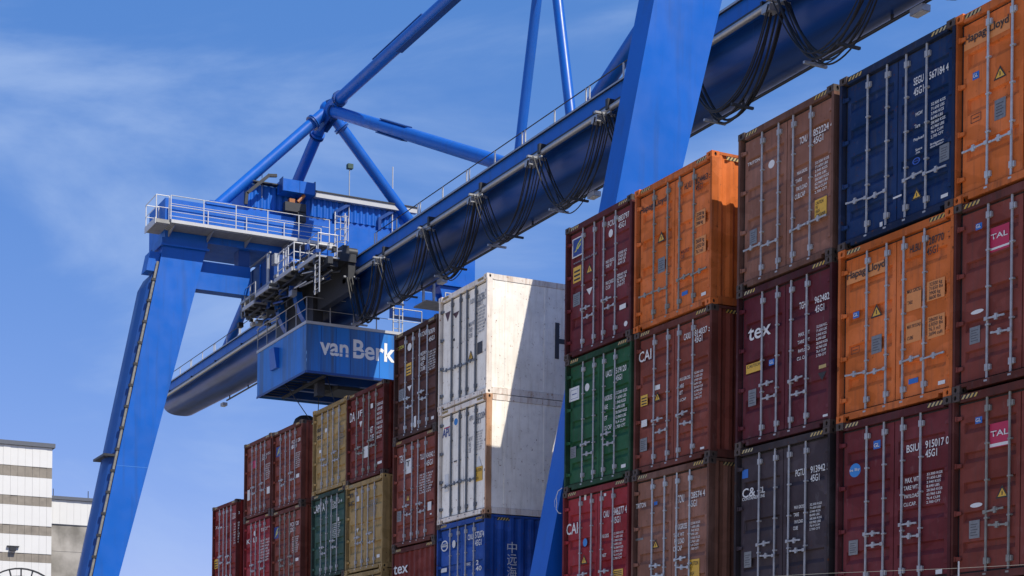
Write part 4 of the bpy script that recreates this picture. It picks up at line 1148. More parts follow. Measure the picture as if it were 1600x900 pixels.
# walkway railing along the top
yr = 29.98
for x0, x1 in ((GX0 + 0.2, -72.0), (-62.0, GX1)):
    mb = MB(); mb.tube((x0, yr, T + 1.08), (x1, yr, T + 1.08), 0.022, 6)
    wpart('handrail', mb, 'dark_steel', girder, True)
    mb = MB(); mb.tube((x0, yr, T + 0.58), (x1, yr, T + 0.58), 0.016, 6)
    wpart('handrail', mb, 'dark_steel', girder, True)
    x = x0
    k = 0
    while x < x1:
        for dx in ((0,) if k % 2 else (-0.11, 0.11)):
            mb = MB(); mb.box(x + dx - 0.03, yr - 0.02, T, x + dx + 0.03, yr + 0.02, T + 1.08)
            wpart('railing_post', mb, 'rail_white', girder)
        x += 2.15; k += 1

def skew_box(x0, x1, f0, f1, z0, z1):
    """leg: front and back edges are straight lines Y = a + b z"""
    p = []
    for z in (z0, z1):
        ya, yb = f0[0] + f0[1]*z, f1[0] + f1[1]*z
        p += [(x0, ya, z), (x1, ya, z), (x1, yb, z), (x0, yb, z)]
    return MB().hexa(p)

F0, F1 = (17.13, 0.206), (17.98, 0.262)
B0, B1 = (2*YG - F1[0], -F1[1]), (2*YG - F0[0], -F0[1])
for X, dep in ((XL, 0.95), (XR, 0.68)):
    x0, x1 = X - dep, X
    for f0, f1, front in ((F0, F1, True), (B0, B1, False)):
        leg = wpart('leg', skew_box(x0, x1, f0, f1, 0.55, 24.0), 'crane_blue', crane)
        mb = MB(); ya, yb = f0[0] + f0[1]*24, f1[0] + f1[1]*24
        mb.box(x0 - 0.12, ya - 0.14, 24.0, x1 + 0.14, yb + 0.14, 24.10)
        wpart('cap_plate', mb, 'crane_blue', leg)
        yb0 = (f0[0] + f1[0]) / 2
        mb = MB(); mb.box(X - 1.1, yb0 - 0.9, GZ, X + 0.4, yb0 + 0.9, 0.55)
        wpart('bogie', mb, 'dark_steel', leg)
        for z in ((13.1,) if X == XL else ()):        # weld seam on the plate
            mb = skew_box(x1 + 0.001, x1 + 0.006, f0, f1, z, z + 0.02)
            wpart('weld_seam', mb, 'weld_blue', leg)
    # head blocks, crossbeam, lower tie beam
    mb = MB(); mb.box(X - 1.55, 22.0, 24.105, X + 0.02, 24.35, 24.42)
    wpart('head_block', mb, 'crane_blue', crane)
    mb = MB(); mb.box(X - 1.55, 2*YG - 24.35, 24.105, X + 0.02, 2*YG - 22.0, 24.42)
    wpart('head_block', mb, 'crane_blue', crane)
    mb = MB(); mb.box(X - 2.6, 22.15, 24.425, X, 2*YG - 22.15, 26.35)
    beam = wpart('crossbeam', mb, 'crane_blue', crane)
    for y in [22.6 + 1.25*k for k in range(14)]:
        mb = MB(); mb.box(X + 0.002, y, 24.45, X + 0.012, y + 0.03, 24.74)
        wpart('stiffener', mb, 'crane_blue', beam)
    for sg in (1, -1):
        def yy(v): return v if sg > 0 else 2*YG - v
        mb = MB(); mb.box(X - 0.93, min(yy(23.0), yy(26.75)), 22.2, X - 0.30, max(yy(23.55), yy(26.75)), 23.62)
        tb_ = wpart('tie_beam', mb, 'crane_blue', crane)
        mb = MB(); mb.box(X - 0.90, min(yy(26.1), yy(26.7)), 23.625, X - 0.3, max(yy(26.1), yy(26.7)), 24.42)
        wpart('tie_post', mb, 'crane_navy', tb_)
    for y in (29.4, 32.2):       # hangers carrying the girder
        mb = MB(); mb.box(X - 1.4, y - 0.18, T + 0.002, X - 0.95, y + 0.18, 24.42)
        wpart('girder_hanger', mb, 'crane_navy', crane)
    # A frame tubes
    J = Vector((X - 0.05, YG, 32.15))
    for y in (25.1, 2*YG - 25.1):
        mb = MB(); mb.tube((X - 0.6, y, 26.6), J, 0.285, 18)
        tb = wpart('truss_tube', mb, 'crane_blue', crane, True)
        dd = (J - Vector((X - 0.6, y, 26.6))).normalized()
        for off in (1.05, 1.17):
            mb = MB(); cc_ = J - dd*off; mb.tube(cc_ - dd*0.035, cc_ + dd*0.035, 0.40, 18); wpart('flange', mb, 'crane_navy' if off > 1.1 else 'crane_blue', tb, True)
        mb = MB(); mb.box(X - 1.35, y - 0.85, 26.355, X + 0.05, y + 0.75, 26.46)
        mb.box(X - 1.15, y - 0.6, 26.46, X - 0.1, y + 0.55, 26.62)
        wpart('base_plate', mb, 'crane_blue', tb)

def ring_flange(c, d, r, t, parent):
    d = Vector(d).normalized(); c = Vector(c)
    mb = MB(); mb.tube(c - d*t/2, c + d*t/2, r, 18)
    f_ = wpart('flange', mb, 'crane_blue', parent, True)
    for k in (1,):
        mb = MB(); mb.tube(c + d*(t/2 + 0.10), c + d*(t/2 + 0.16), r, 18)
        wpart('flange', mb, 'crane_navy', parent, True)

J1 = Vector((XL - 0.05, YG, 32.15)); J3 = Vector((XR - 0.05, YG, 32.15)); J2 = Vector((-48.9, YG, 32.05))
def truss(p, q, r, fl=(), clad=None):
    p, q = Vector(p), Vector(q)
    mb = MB(); mb.tube(p, q, r, 18)
    tb = wpart('truss_tube', mb, 'crane_blue', crane, True)
    d = (q - p).normalized()
    for s_ in fl: ring_flange(p + d*s_, d, r*1.32, 0.09, tb)
    if clad:
        for a, b_, side in clad:           # reinforcing strips welded on
            n_ = Vector((0, -1, 0)).cross(d).normalized() * (side * (r + 0.02))
            mb = MB(); mb.bar(p + d*a + n_, p + d*b_ + n_, 0.34, 0.05)
            wpart('reinforcing_strip', mb, 'crane_navy', tb)
    return tb
truss(J1, J2, 0.30, (1.35,), ((5.5, 10.5, 1), (8.0, 14.0, -1)))
truss(J2, J3, 0.32, (18.5,), ())
truss(J1, (-85.6, YG, T), 0.30, (1.5,))
truss(J3, (-12.2, YG, T), 0.30, (1.5,))
truss(J1, (-50.1, YG, T), 0.29, (0.75,), ((7.0, 10.0, 1), (6.8, 9.8, -1)))
truss(J3, (-47.6, YG, T), 0.29, (0.75,))
truss(J2, (-51.0, YG, T), 0.20)
truss(J2, (-46.9, YG, T), 0.20)
for j in (J1, J2, J3):
    mb = MB(); rs = []
    for k in range(9):
        a_ = -math.pi/2 + math.pi*k/8
        rs.append([(j.x + 0.44*math.cos(a_)*math.cos(2*math.pi*q/16), j.y + 0.44*math.cos(a_)*math.sin(2*math.pi*q/16), j.z + 0.44*math.sin(a_)) for q in range(16)])
    rs = rs[1:-1]
    mb.rings(rs)
    nd = wpart('truss_node', mb, 'crane_blue', crane, True)
    for dy in (-0.2, 0.2):                   # gusset plates in the plane of the truss
        mb = MB(); mb.prism_y([(j.x - 0.95, j.z - 0.75), (j.x - 0.55, j.z - 0.95), (j.x + 1.1, j.z - 0.65), (j.x + 1.2, j.z + 0.12), (j.x + 0.2, j.z + 0.35), (j.x - 0.5, j.z + 0.1)], j.y + dy - 0.02, j.y + dy + 0.02)
        wpart('gusset_plate', mb, 'crane_navy', nd)
    for q in range(10):
        a_ = 2*math.pi*q/10
        mb = MB(); mb.tube((j.x + 1.33, j.y + 0.37*math.cos(a_), j.z + 0.37*math.sin(a_)), (j.x + 1.52, j.y + 0.37*math.cos(a_), j.z + 0.37*math.sin(a_)), 0.03, 6)
        wpart('flange_bolt', mb, 'dark_steel', nd)

# ---- platform and railing round the front crossbeam
plat = wpart('walkway', MB().box(XL + 0.005, 22.12, 24.80, XL + 1.1, 30.5, 24.96), 'rail_white', crane)
wpart('walkway_end', MB().box(XL - 0.75, 21.38, 24.76, XL + 0.98, 22.10, 24.94), 'grating', plat)
wpart('kick_plate', MB().box(XL - 0.75, 21.34, 24.70, XL + 0.98, 21.375, 25.0), 'rail_white', plat)
wpart('walkway_grating', MB().box(XL + 0.05, 22.15, 24.75, XL + 1.06, 30.45, 24.79), 'grating', plat)
for y in (22.3, 24.3, 26.3, 28.3, 30.2):
    mb = MB(); mb.rings([[(XL + 0.004, y, 24.45), (XL + 0.004, y, 24.73), (XL + 1.0, y, 24.73)], [(XL + 0.004, y + 0.05, 24.45), (XL + 0.004, y + 0.05, 24.73), (XL + 1.0, y + 0.05, 24.73)]])
    wpart('walkway_bracket', mb, 'galvanised', plat)

def railing(parent, pts, h=1.1, step=1.5, mat='rail_white', rails=(1.0, 0.5), r=0.021):
    pts = [Vector(p) for p in pts]
    for a in rails:
        mb = MB(); mb.path([p + Vector((0, 0, h*a)) for p in pts], r if a == 1.0 else r*0.75, 6)
        wpart('handrail', mb, mat, parent, True)
    done = []
    for p, q in zip(pts, pts[1:]):
        n_ = max(1, round((q - p).length / step))
        for k in range(n_ + 1):
            c = p.lerp(q, k / n_)
            if any((c - e_).length < 0.1 for e_ in done): continue
            done.append(c)
            mb = MB(); mb.box(c.x - 0.022, c.y - 0.022, c.z, c.x + 0.022, c.y + 0.022, c.z + h)
            wpart('railing_post', mb, mat, parent)

railing(plat, [(XL + 1.06, 30.45, 24.96), (XL + 1.06, 22.1, 24.96)], 1.15, 1.75, rails=(1.0, 0.66, 0.33))
railing(plat, [(XL + 0.95, 22.05, 24.94), (XL + 0.95, 21.4, 24.94), (XL - 0.72, 21.4, 24.94), (XL - 0.72, 22.05, 24.94)], 1.15, 1.5)
railing(plat, [(XL + 0.12, 22.3, 24.96), (XL + 0.12, 30.4, 24.96)], 1.0, 1.9, rails=(1.0, 0.5))

def ladder(parent, x, y, z0, z1, w=0.5, cage=None, axis='y', mat='rail_white'):
    a = Vector((0, 1, 0)) if axis == 'y' else Vector((1, 0, 0))
    c = Vector((x, y, 0))
    l0, l1 = c - a*w/2, c + a*w/2
    mb = MB()
    for l_ in (l0, l1): mb.box(l_.x - 0.025, l_.y - 0.025, z0, l_.x + 0.025, l_.y + 0.025, z1)
    ld = wpart('ladder', mb, mat, parent)
    z = z0 + 0.2
    while z < z1:
        mb = MB(); mb.tube(l0 + Vector((0, 0, z)), l1 + Vector((0, 0, z)), 0.018, 6)
        wpart('rung', mb, mat, ld); z += 0.32
    if cage:
        n_ = Vector((0.75, 0, 0)) if axis == 'y' else Vector((0, -0.75, 0))
        for z in cage:
            mb = MB()
            mb.path([c + a*w*0.55*math.cos(t) + n_*math.sin(t) + Vector((0, 0, z)) for t in [math.pi*k/8 for k in range(9)]], 0.02, 5)
            wpart('cage_hoop', mb, mat, ld)
        for t in (0.25, 0.5, 0.75):
            p = c + a*w*0.55*math.cos(math.pi*t) + n_*math.sin(math.pi*t)
            mb = MB(); mb.box(p.x - 0.015, p.y - 0.015, cage[0], p.x + 0.015, p.y + 0.015, cage[-1])
            wpart('cage_bar', mb, mat, ld)
    return ld
ladder(crane, XL + 1.25, 30.95, 22.9, 26.5, 0.55, (24.9, 25.5, 26.1))

# ---- machinery house on the crossbeam
hs = wpart('machinery_house', MB().box(XL - 3.6, 26.5, 26.36, XL - 0.62, 35.9, 27.95), 'crane_blue', crane)
mb = MB(); corr(mb, 26.52, 35.88, 26.78, 27.93, XL - 0.60, 1, 0.07, 0.34)
wpart('corrugated_wall', mb, 'crane_blue', hs)
mb = MB(); mb.box(XL - 0.55, 29.9, 27.70, XL - 0.30, 36.1, 27.96)
wpart('cable_tray', mb, 'rail_white', hs)
mb = MB(); mb.box(XL - 0.62, 26.45, 27.962, XL - 0.25, 36.15, 28.02)
wpart('roof_edge', mb, 'dark_steel', hs)
for y in (28.95, 31.4, 33.9):
    mb = MB(); mb.box(XL - 0.53, y, 26.40, XL - 0.40, y + 0.16, 27.2)
    mb.bar((XL - 0.46, y + 0.08, 27.15), (XL - 0.46, y + 0.85, 27.66), 0.13, 0.16)
    wpart('tray_bracket', mb, 'crane_navy', hs)
mb = MB(); mb.box(XL - 0.45, 28.2, 27.52, XL + 0.35, 29.95, 28.12); 
ho = wpart('hoist_housing', mb, 'crane_blue', hs)
mb = MB(); mb.box(XL - 0.1, 28.18, 27.50, XL + 0.36, 28.21, 28.2); mb.box(XL - 0.1, 29.94, 27.5, XL + 0.36, 29.98, 28.2); mb.box(XL - 0.1, 29.1, 27.51, XL + 0.358, 29.13, 28.13)
wpart('housing_rib', mb, 'crane_navy', ho)
mb = MB(); mb.bar((XL + 0.1, 26.3, 26.6), (XL + 0.1, 26.35, 27.2), 0.16); mb.bar((XL + 0.1, 26.35, 27.15), (XL + 0.1, 27.55, 28.25), 0.16); mb.bar((XL + 0.1, 27.5, 28.22), (XL + 0.1, 27.95, 28.28), 0.14)
wpart('swing_arm', mb, 'dark_steel', hs)
mb = MB(); mb.box(XL + 0.0, 28.35, 26.55, XL + 0.3, 29.5, 27.0); mb.box(XL + 0.05, 29.05, 26.1, XL + 0.3, 29.5, 26.6)
wpart('winch', mb, 'dark_steel', hs)
mb = MB(); mb.box(XL + 0.02, 28.6, 27.0, XL + 0.26, 28.9, 27.2); mb.tube((XL + 0.15, 29.1, 27.1), (XL + 0.15, 29.45, 27.5), 0.09, 8)
wpart('winch_motor', mb, 'orange_part', hs)
mb = MB(); mb.tube((XL - 0.5, 27.4, 27.3), (XL - 0.5, 27.4, 28.9), 0.02, 6)
wpart('mast', mb, 'galvanised', hs)
mb = MB(); mb.tube((XL - 0.5, 32.25, 26.6), (XL - 0.5, 32.25, 29.5), 0.03, 6)
ms = wpart('mast', mb, 'galvanised', hs)
wpart('beacon', MB().box(XL - 0.62, 32.12, 29.5, XL - 0.38, 32.42, 29.74), 'lamp_green', ms)
mb = MB(); mb.tube((XL - 0.5, 34.75, 26.6), (XL - 0.5, 34.75, 30.0), 0.035, 6)
wpart('antenna', mb, 'rail_white', hs)

# ---- fittings on the front left leg: cable duct, pipe, brackets
def leg_pt(z, off=0.0): return F0[0] + F0[1]*z - off
ring0, ring1 = [], []
for (dx, off) in ((-0.25, 0.02), (-0.35, 0.30), (-0.75, 0.46), (-1.4, 0.46), (-1.8, 0.30), (-1.9, 0.02)):
    ring0.append((XL + dx, leg_pt(0.6, off), 0.6)); ring1.append((XL + dx, leg_pt(22.0, off), 22.0 if off > 0.1 else 22.7))
wpart('cable_duct', MB().rings([ring0, ring1]), 'crane_navy', crane, True)
mb = MB(); p = []
for z in (22.75, 23.7):
    p += [(XL - 1.0, leg_pt(z, 0.55), z), (XL - 0.15, leg_pt(z, 0.55), z), (XL - 0.15, leg_pt(z, 0.02), z), (XL - 1.0, leg_pt(z, 0.02), z)]
wpart('junction_box', mb.hexa(p), 'crane_blue', crane)
mb = MB(); mb.tube((XL - 0.06, leg_pt(0.6, 0.09), 0.6), (XL - 0.06, leg_pt(23.2, 0.09), 23.2), 0.065, 8)
wpart('riser_pipe', mb, 'rod_dull', crane, True)
for z in [3.4 + 1.05*k for k in range(19)]:
    mb = MB(); y = leg_pt(z, 0.1); mb.box(XL - 0.16, y - 0.12, z - 0.06, XL + 0.03, y + 0.085, z + 0.06)
    wpart('pipe_clamp', mb, 'dark_steel', crane)
mb = MB(); y = leg_pt(13.6, 0.0); mb.box(XL - 2.0, y - 0.72, 13.55, XL - 0.05, y - 0.02, 13.66)
wpart('duct_bracket', mb, 'dark_steel', crane)

# ---- maintenance platform hung under the girder
mpf = wpart('maintenance_platform', MB().box(-60.1, 31.0, 19.66, -58.9, 32.5, 19.72), 'grating', crane)
railing(mpf, [(-60.05, 32.45, 19.72), (-58.95, 32.45, 19.72), (-58.95, 32.0, 19.72)], 0.45, 0.6)
for x in (-60.0, -59.0):
    wpart('platform_hanger', MB().box(x - 0.04, 31.4, 19.72, x + 0.04, 31.5, T - 1.9), 'galvanised', mpf)

# ------------------------------------------------------------------ trolley
X0, X1, Y0, Y1, Z0, Z1 = -71.1, -64.75, 27.72, 33.9, 17.45, 19.72
tr = thing('crane_trolley', ((X0 + X1)/2, YG, Z0), 'blue trolley deck hanging under the crane girder with white van Berkel lettering', 'trolley')
hull = MB()
th_ = 0.06
hull.box(X0, Y0, Z0, X1, Y0 + th_, Z1); hull.box(X0, Y1 - th_, Z0, X1, Y1, Z1)
hull.box(X1 - th_, Y0 + th_, Z0, X1, Y1 - th_, Z1); hull.box(X0, Y0 + th_, Z0, X0 + th_, Y1 - th_, Z1)
deck = wpart('deck_shell', hull, 'trolley_blue', tr)
wpart('deck_floor', MB().box(X0 + th_, Y0 + th_, Z1 - 0.5, X1 - th_, Y1 - th_, Z1 - 0.42), 'grating', tr)
for k in range(1, 8):
    y = Y0 + (Y1 - Y0) * k / 8
    wpart('panel_seam', MB().box(X1 + 0.001, y - 0.012, Z0 + 0.08, X1 + 0.007, y + 0.012, Z1 - 0.05), 'crane_navy', deck)
wpart('edge_profile', MB().box(X1 + 0.001, Y0 - 0.02, Z0 - 0.05, X1 + 0.035, Y1, Z0 + 0.06), 'crane_navy', deck)
wpart('edge_profile', MB().box(X0, Y0 - 0.035, Z0 - 0.05, X1, Y0 - 0.001, Z0 + 0.06), 'crane_navy', deck)
wpart('coaming', MB().box(X0, Y0 - 0.05, Z1, X1 + 0.05, Y0 + 0.07, Z1 + 0.13), 'rail_white', deck)
wpart('coaming', MB().box(X1 - 0.07, Y0 + 0.07, Z1, X1 + 0.05, Y1, Z1 + 0.13), 'rail_white', deck)
railing(tr, [(X0 + 0.03, Y0 + 0.0, Z1 + 0.13), (X1, Y0 + 0.0, Z1 + 0.13), (X1, Y1 - 0.05, Z1 + 0.13)], 1.15, 1.25, 'galvanised', rails=(1.0, 0.5))
mb = MB(); mb.hexa([(X0 + 2.15, Y0 - 0.16, 18.35), (X0 + 3.0, Y0 - 0.16, 18.35), (X0 + 3.0, Y0 - 0.005, 18.35), (X0 + 2.15, Y0 - 0.005, 18.35),
                    (X0 + 2.35, Y0 - 0.30, 19.35), (X0 + 2.95, Y0 - 0.30, 19.35), (X0 + 2.95, Y0 - 0.005, 19.35), (X0 + 2.35, Y0 - 0.005, 19.35)])
wpart('vent_cowl', mb, 'crane_blue', tr)
# lettering on the side, letters cut by a thin horizontal slit
SIGN = [('van', 28.42, 29.92, 18.33, 18.93), ('Berkel', 30.17, 33.1, 18.33, 19.24)]
for t, ya, yb, za, zb in SIGN:
    cu_ = bpy.data.curves.new('lettering', 'FONT'); cu_.body = t; cu_.resolution_u = 6; cu_.offset = 0.022
    o = bpy.data.objects.new('lettering', cu_); COL.objects.link(o); bpy.context.view_layer.update()
    m_ = bpy.data.meshes.new_from_object(o.evaluated_get(bpy.context.evaluated_depsgraph_get())); bpy.data.objects.remove(o)
    m_.materials.clear(); m_.materials.append(None)
    xs = [v.co.x for v in m_.vertices]; ys = [v.co.y for v in m_.vertices]
    sx = (yb - ya) / (max(xs) - min(xs)); sy = (zb - za) / (max(ys) - min(ys))
    b0 = WP.get(tr.name, Vector(tr.location))
    q = link('lettering', m_, 'sign_white', tr, Vector((X1 + 0.012, ya - min(xs)*sx, za - min(ys)*sy)) - b0, (math.pi/2, 0, math.pi/2))
    q.scale = (sx, sy, 1)
for ya, yb, z in ((28.78, 29.95, 18.50), (30.16, 30.42, 18.66), (30.55, 30.85, 18.66)):
    wpart('lettering_slit', MB().box(X1 + 0.013, ya, z - 0.022, X1 + 0.016, yb, z + 0.022), 'trolley_blue', tr)
# underside: frames and cross members
for x in (X0 + 0.4, X0 + 2.2, X0 + 4.2, X1 - 0.4):
    wpart('cross_beam', MB().box(x - 0.14, Y0 + 0.07, Z0 + 0.05, x + 0.14, Y1 - 0.07, Z0 + 0.42), 'crane_navy', tr)
for y in (28.5, 29.6, 32.0, 33.1):
    wpart('long_beam', MB().box(X0 + 0.07, y - 0.1, Z0 + 0.43, X1 - 0.07, y + 0.1, Z0 + 0.72), 'crane_navy', tr)
for k in range(11):
    x = X0 + 0.6 + 0.52 * k
    wpart('grating_bar', MB().box(x, Y0 + 0.1, Z0 + 0.02, x + 0.06, Y0 + 0.95, Z0 + 0.05), 'dark_steel', tr)
wpart('motor_cover', MB().box(X0 + 2.4, 30.4, Z0 - 0.12, X0 + 4.1, 31.6, Z0 + 0.40), 'dark_steel', tr)
mb = MB(); mb.tube((X0 + 3.2, 29.0, Z0 + 0.25), (X0 + 3.2, 32.6, Z0 + 0.25), 0.28, 14)
wpart('rope_drum', mb, 'dark_steel', tr, True)
wpart('guide_block', MB().box(X0 + 4.6, 28.9, Z0 - 0.75, X0 + 5.0, 29.3, Z0 + 0.05), 'dark_steel', tr)
wpart('lower_rail', MB().box(X0 + 0.9, Y0 + 1.0, Z0 - 0.14, X1 - 0.2, Y0 + 1.12, Z0 - 0.02), 'dark_steel', tr)
# C shaped arms reaching round the girder
for x in (-69.0, -66.7):
    out = arc(YG, T - 0.45, 2.95, 2.75, 165, 262, 20); inn = arc(YG, T - 0.45, 2.60, 2.35, 165, 262, 20)
    mb = MB(); mb.prism_x(out + inn[::-1], x - 0.2, x + 0.2)
    wpart('carrying_arm', mb, 'crane_blue', tr, True)
    mb = MB(); mb.box(x - 0.2, 30.5, Z1 - 0.4, x + 0.2, 32.8, Z1 + 0.02)
    wpart('arm_foot', mb, 'crane_navy', tr)
wpart('dark_backing', MB().box(-70.2, 28.42, 19.95, -65.6, 28.95, 21.94), 'dark_steel', tr)  # dark boxes added to stand in for the shaded interior behind the arms
wpart('dark_backing', MB().box(-65.5, 28.6, 20.6, -62.0, 28.95, 21.94), 'dark_steel', tr)
# upper carriage with cabinets, gratings, guard rails
wpart('carriage_frame', MB().box(-72.2, 28.15, 21.95, -61.9, 28.95, 22.32), 'dark_steel', tr)
wpart('carriage_beam', MB().box(-71.9, 27.35, 21.62, -61.5, 27.6, 21.94), 'dark_steel', tr)
for x in (-71.6, -70.0, -68.3, -66.4, -64.4, -62.2):
    wpart('carriage_rib', MB().box(x - 0.09, 26.95, 21.70, x + 0.09, 28.14, 21.98), 'dark_steel', tr)
for x in (-71.5, -68.8, -66.0, -62.8):
    mb = MB(); mb.tube((x, 28.9, 22.66), (x, 29.35, 22.66), 0.24, 14)
    wpart('carriage_wheel', mb, 'dark_steel', tr, True)
    wpart('bearing_box', MB().box(x - 0.28, 28.55, 22.33, x + 0.28, 28.88, 22.9), 'dark_steel', tr)
cab = wpart('control_cabinet', MB().box(-71.1, 27.12, 22.32, -67.45, 28.1, 23.72), 'crane_navy', tr)
for x in (-70.35, -69.25, -68.25):
    wpart('cabinet_rib', MB().box(x - 0.03, 27.075, 22.34, x + 0.03, 27.118, 23.70), 'crane_blue', cab)
wpart('cabinet_ledge', MB().box(-71.4, 26.85, 22.20, -67.2, 27.3, 22.315), 'galvanised', tr)
for x in (-71.35, -70.9):
    mb = MB(); mb.box(x - 0.035, 26.9, 21.5, x + 0.035, 26.98, 23.75); wpart('cabinet_frame', mb, 'galvanised', tr)
wpart('cabinet_frame', MB().box(-71.4, 26.9, 23.75, -67.5, 26.98, 23.82), 'galvanised', tr)
wpart('instrument_box', MB().box(-67.25, 26.9, 23.05, -66.85, 27.15, 23.55), 'galvanised', tr)
mb = MB(); mb.tube((-67.75, 26.92, 22.0), (-67.75, 26.92, 23.75), 0.09, 8)
wpart('stand_pipe', mb, 'galvanised', tr, True)
for (xa, xb, ya, yb, z) in ((-69.9, -68.3, 26.45, 27.3, 21.45), (-68.2, -66.5, 26.5, 27.4, 21.72), (-66.4, -64.2, 26.75, 28.1, 21.98), (-64.1, -61.9, 27.0, 28.1, 22.0)):
    gp = wpart('service_platform', MB().box(xa, ya, z, xb, yb, z + 0.07), 'galvanised', tr)
    wpart('platform_edge', MB().box(xa, ya - 0.05, z - 0.03, xb, ya - 0.001, z + 0.15), 'rail_white', gp)
    for t in (0.12, 0.5, 0.88):
        x = xa + (xb - xa)*t
        wpart('platform_beam', MB().box(x - 0.05, ya + 0.02, z - 0.13, x + 0.05, yb, z - 0.001), 'dark_steel', gp)
    wpart('platform_beam', MB().box(xa, ya + 0.3, z - 0.24, xb, ya + 0.38, z - 0.131), 'dark_steel', gp)
railing(tr, [(-66.3, 26.85, 22.06), (-64.3, 26.85, 22.06), (-64.3, 28.0, 22.06)], 1.25, 1.0, rails=(1.0, 0.66, 0.33), r=0.03)
railing(tr, [(-64.05, 27.05, 22.08), (-61.95, 27.05, 22.08), (-61.95, 28.0, 22.08)], 1.0, 1.0, 'galvanised')
railing(tr, [(-69.8, 26.5, 21.52), (-68.35, 26.5, 21.52)], 1.0, 0.75, 'galvanised')
ladder(tr, -66.4, 27.3, 22.06, 23.75, 0.6, axis='x')
ladder(tr, -61.9, 27.0, 20.3, 22.1, 0.5, axis='x', mat='galvanised')
mb = MB(); mb.tube((-65.0, 26.95, 22.55), (-65.0, 28.1, 22.55), 0.22, 12); mb.box(-65.2, 27.05, 22.06, -64.8, 27.3, 22.4); mb.box(-65.2, 27.75, 22.06, -64.8, 28.0, 22.4)
wpart('drive_motor', mb, 'crane_blue', tr, True)
rnd = random.Random(5)
for k in range(80):                       # small pipes, brackets and cable ends on the carriage
    x = rnd.uniform(-72.0, -62.0); y = rnd.uniform(26.7, 27.9); z = rnd.uniform(20.9, 21.7) if k % 3 else rnd.uniform(22.1, 22.6)
    mb = MB()
    if k % 2: mb.tube((x, y, z), (x + rnd.uniform(0.3, 1.5), y + rnd.uniform(-0.1, 0.3), z + rnd.uniform(-0.08, 0.12)), rnd.uniform(0.02, 0.06), 6)
    else: mb.box(x, y, z, x + rnd.uniform(0.1, 0.4), y + rnd.uniform(0.1, 0.35), z + rnd.uniform(0.08, 0.28))
    wpart('fitting', mb, rnd.choice(('dark_steel', 'galvanised', 'crane_navy', 'dark_steel', 'rail_white')), tr)
ladder(tr, X1 - 0.1, 32.6, Z1 + 0.13, Z1 + 1.9, 0.5, axis='y')

# spreader hanging on inclined ropes below the trolley
sp = thing('container_spreader', (-68.4, 30.0, 14.6), 'dark spreader with round black cable basket on ropes under the trolley, mostly hidden by containers', 'spreader')
wpart('spreader_frame', MB().box(-74.0, 28.9, 14.6, -62.4, 31.2, 15.1), 'dark_steel', sp)
wpart('head_block', MB().box(-71.0, 29.2, 15.1, -67.0, 30.9, 15.7), 'dark_steel', sp)
rs = [[(-69.15 + rr*math.cos(t*math.pi/8), 29.6 + rr*math.sin(t*math.pi/8), z) for t in range(16)] for rr, z in ((0.6, 15.71), (0.62, 15.95), (0.53, 16.17), (0.32, 16.31), (0.08, 16.35))]
wpart('cable_basket', MB().rings(rs), 'rubber', sp, True)
for a, b_ in (((-67.9, 27.95, Z0 + 0.1), (-66.1, 28.6, 15.4)), ((-65.6, 29.0, Z0 + 0.6), (-64.0, 29.2, 15.1)), ((-70.6, 32.6, Z0), (-70.0, 30.6, 15.6)), ((-67.0, 29.4, Z0), (-67.6, 29.6, 15.6))):
    mb = MB(); mb.tube(a, b_, 0.022, 6); wpart('hoist_rope', mb, 'cable_black', sp, True)

# ------------------------------------------------------------------ festoon cables
fe = thing('cable_festoon', (-46.0, 29.0, 18.6), 'looped black trailing cables hung in bundles along the girder', 'cable')
carr = [-59.1 + 4.25*k for k in range(-1, 14)]
carr[0] = -62.2
for k, x in enumerate(carr):
    cc = wpart('cable_carrier', MB().box(x - 0.07, 28.92, 21.50, x + 0.07, 29.20, 21.86), 'dark_steel', fe)
    wpart('carrier_bar', MB().box(x - 0.05, 28.45, 21.30, x + 0.05, 29.25, 21.37), 'galvanised', cc)
    wpart('carrier_bar', MB().box(x - 0.38, 28.8, 21.24, x + 0.38, 28.86, 21.30), 'galvanised', cc)
    wpart('cable_clamp', MB().box(x - 0.42, 28.6, 21.10, x - 0.08, 28.95, 21.30), 'galvanised', cc)
    mb = MB(); mb.tube((x, 29.06, 21.36), (x, 29.06, 21.52), 0.05, 8); wpart('swivel', mb, 'dark_steel', cc)
rnd = random.Random(9)
def loop(xa, xb, sag, y, r):
    n_ = 22
    pts = []
    ia, ib = xa + 0.18, xb - 0.18
    for j in range(n_ + 1):
        t = j / n_
        s_ = 2*t - 1
        x = ia + (ib - ia) * (0.5 + 0.5 * math.copysign(abs(s_)**1.08, s_))
        z = 21.26 - sag * (1 - abs(s_)**2.25)
        pts.append((x, y + 0.06*math.sin(t*9), z))
    mb = MB(); mb.path(pts, r, 6); return mb
for k, (xa, xb) in enumerate(zip(carr, carr[1:])):
    for j in range(7):
        y = 28.55 + 0.10*j
        sag = 2.42 + rnd.uniform(-0.26, 0.16)
        lp = wpart('cable', loop(xa + rnd.uniform(-.10, .10), xb + rnd.uniform(-.10, .10), sag, y, rnd.choice((0.020, 0.026, 0.036))), 'cable_black', fe, True)
    xm = (xa + xb)/2
    for dx in (-0.62, 0.62):
        wpart('spacer_bar', MB().box(xm + dx - 0.035, 28.45, 18.90, xm + dx + 0.035, 29.25, 18.97), 'galvanised' if dx < 0 else 'dark_steel', fe)

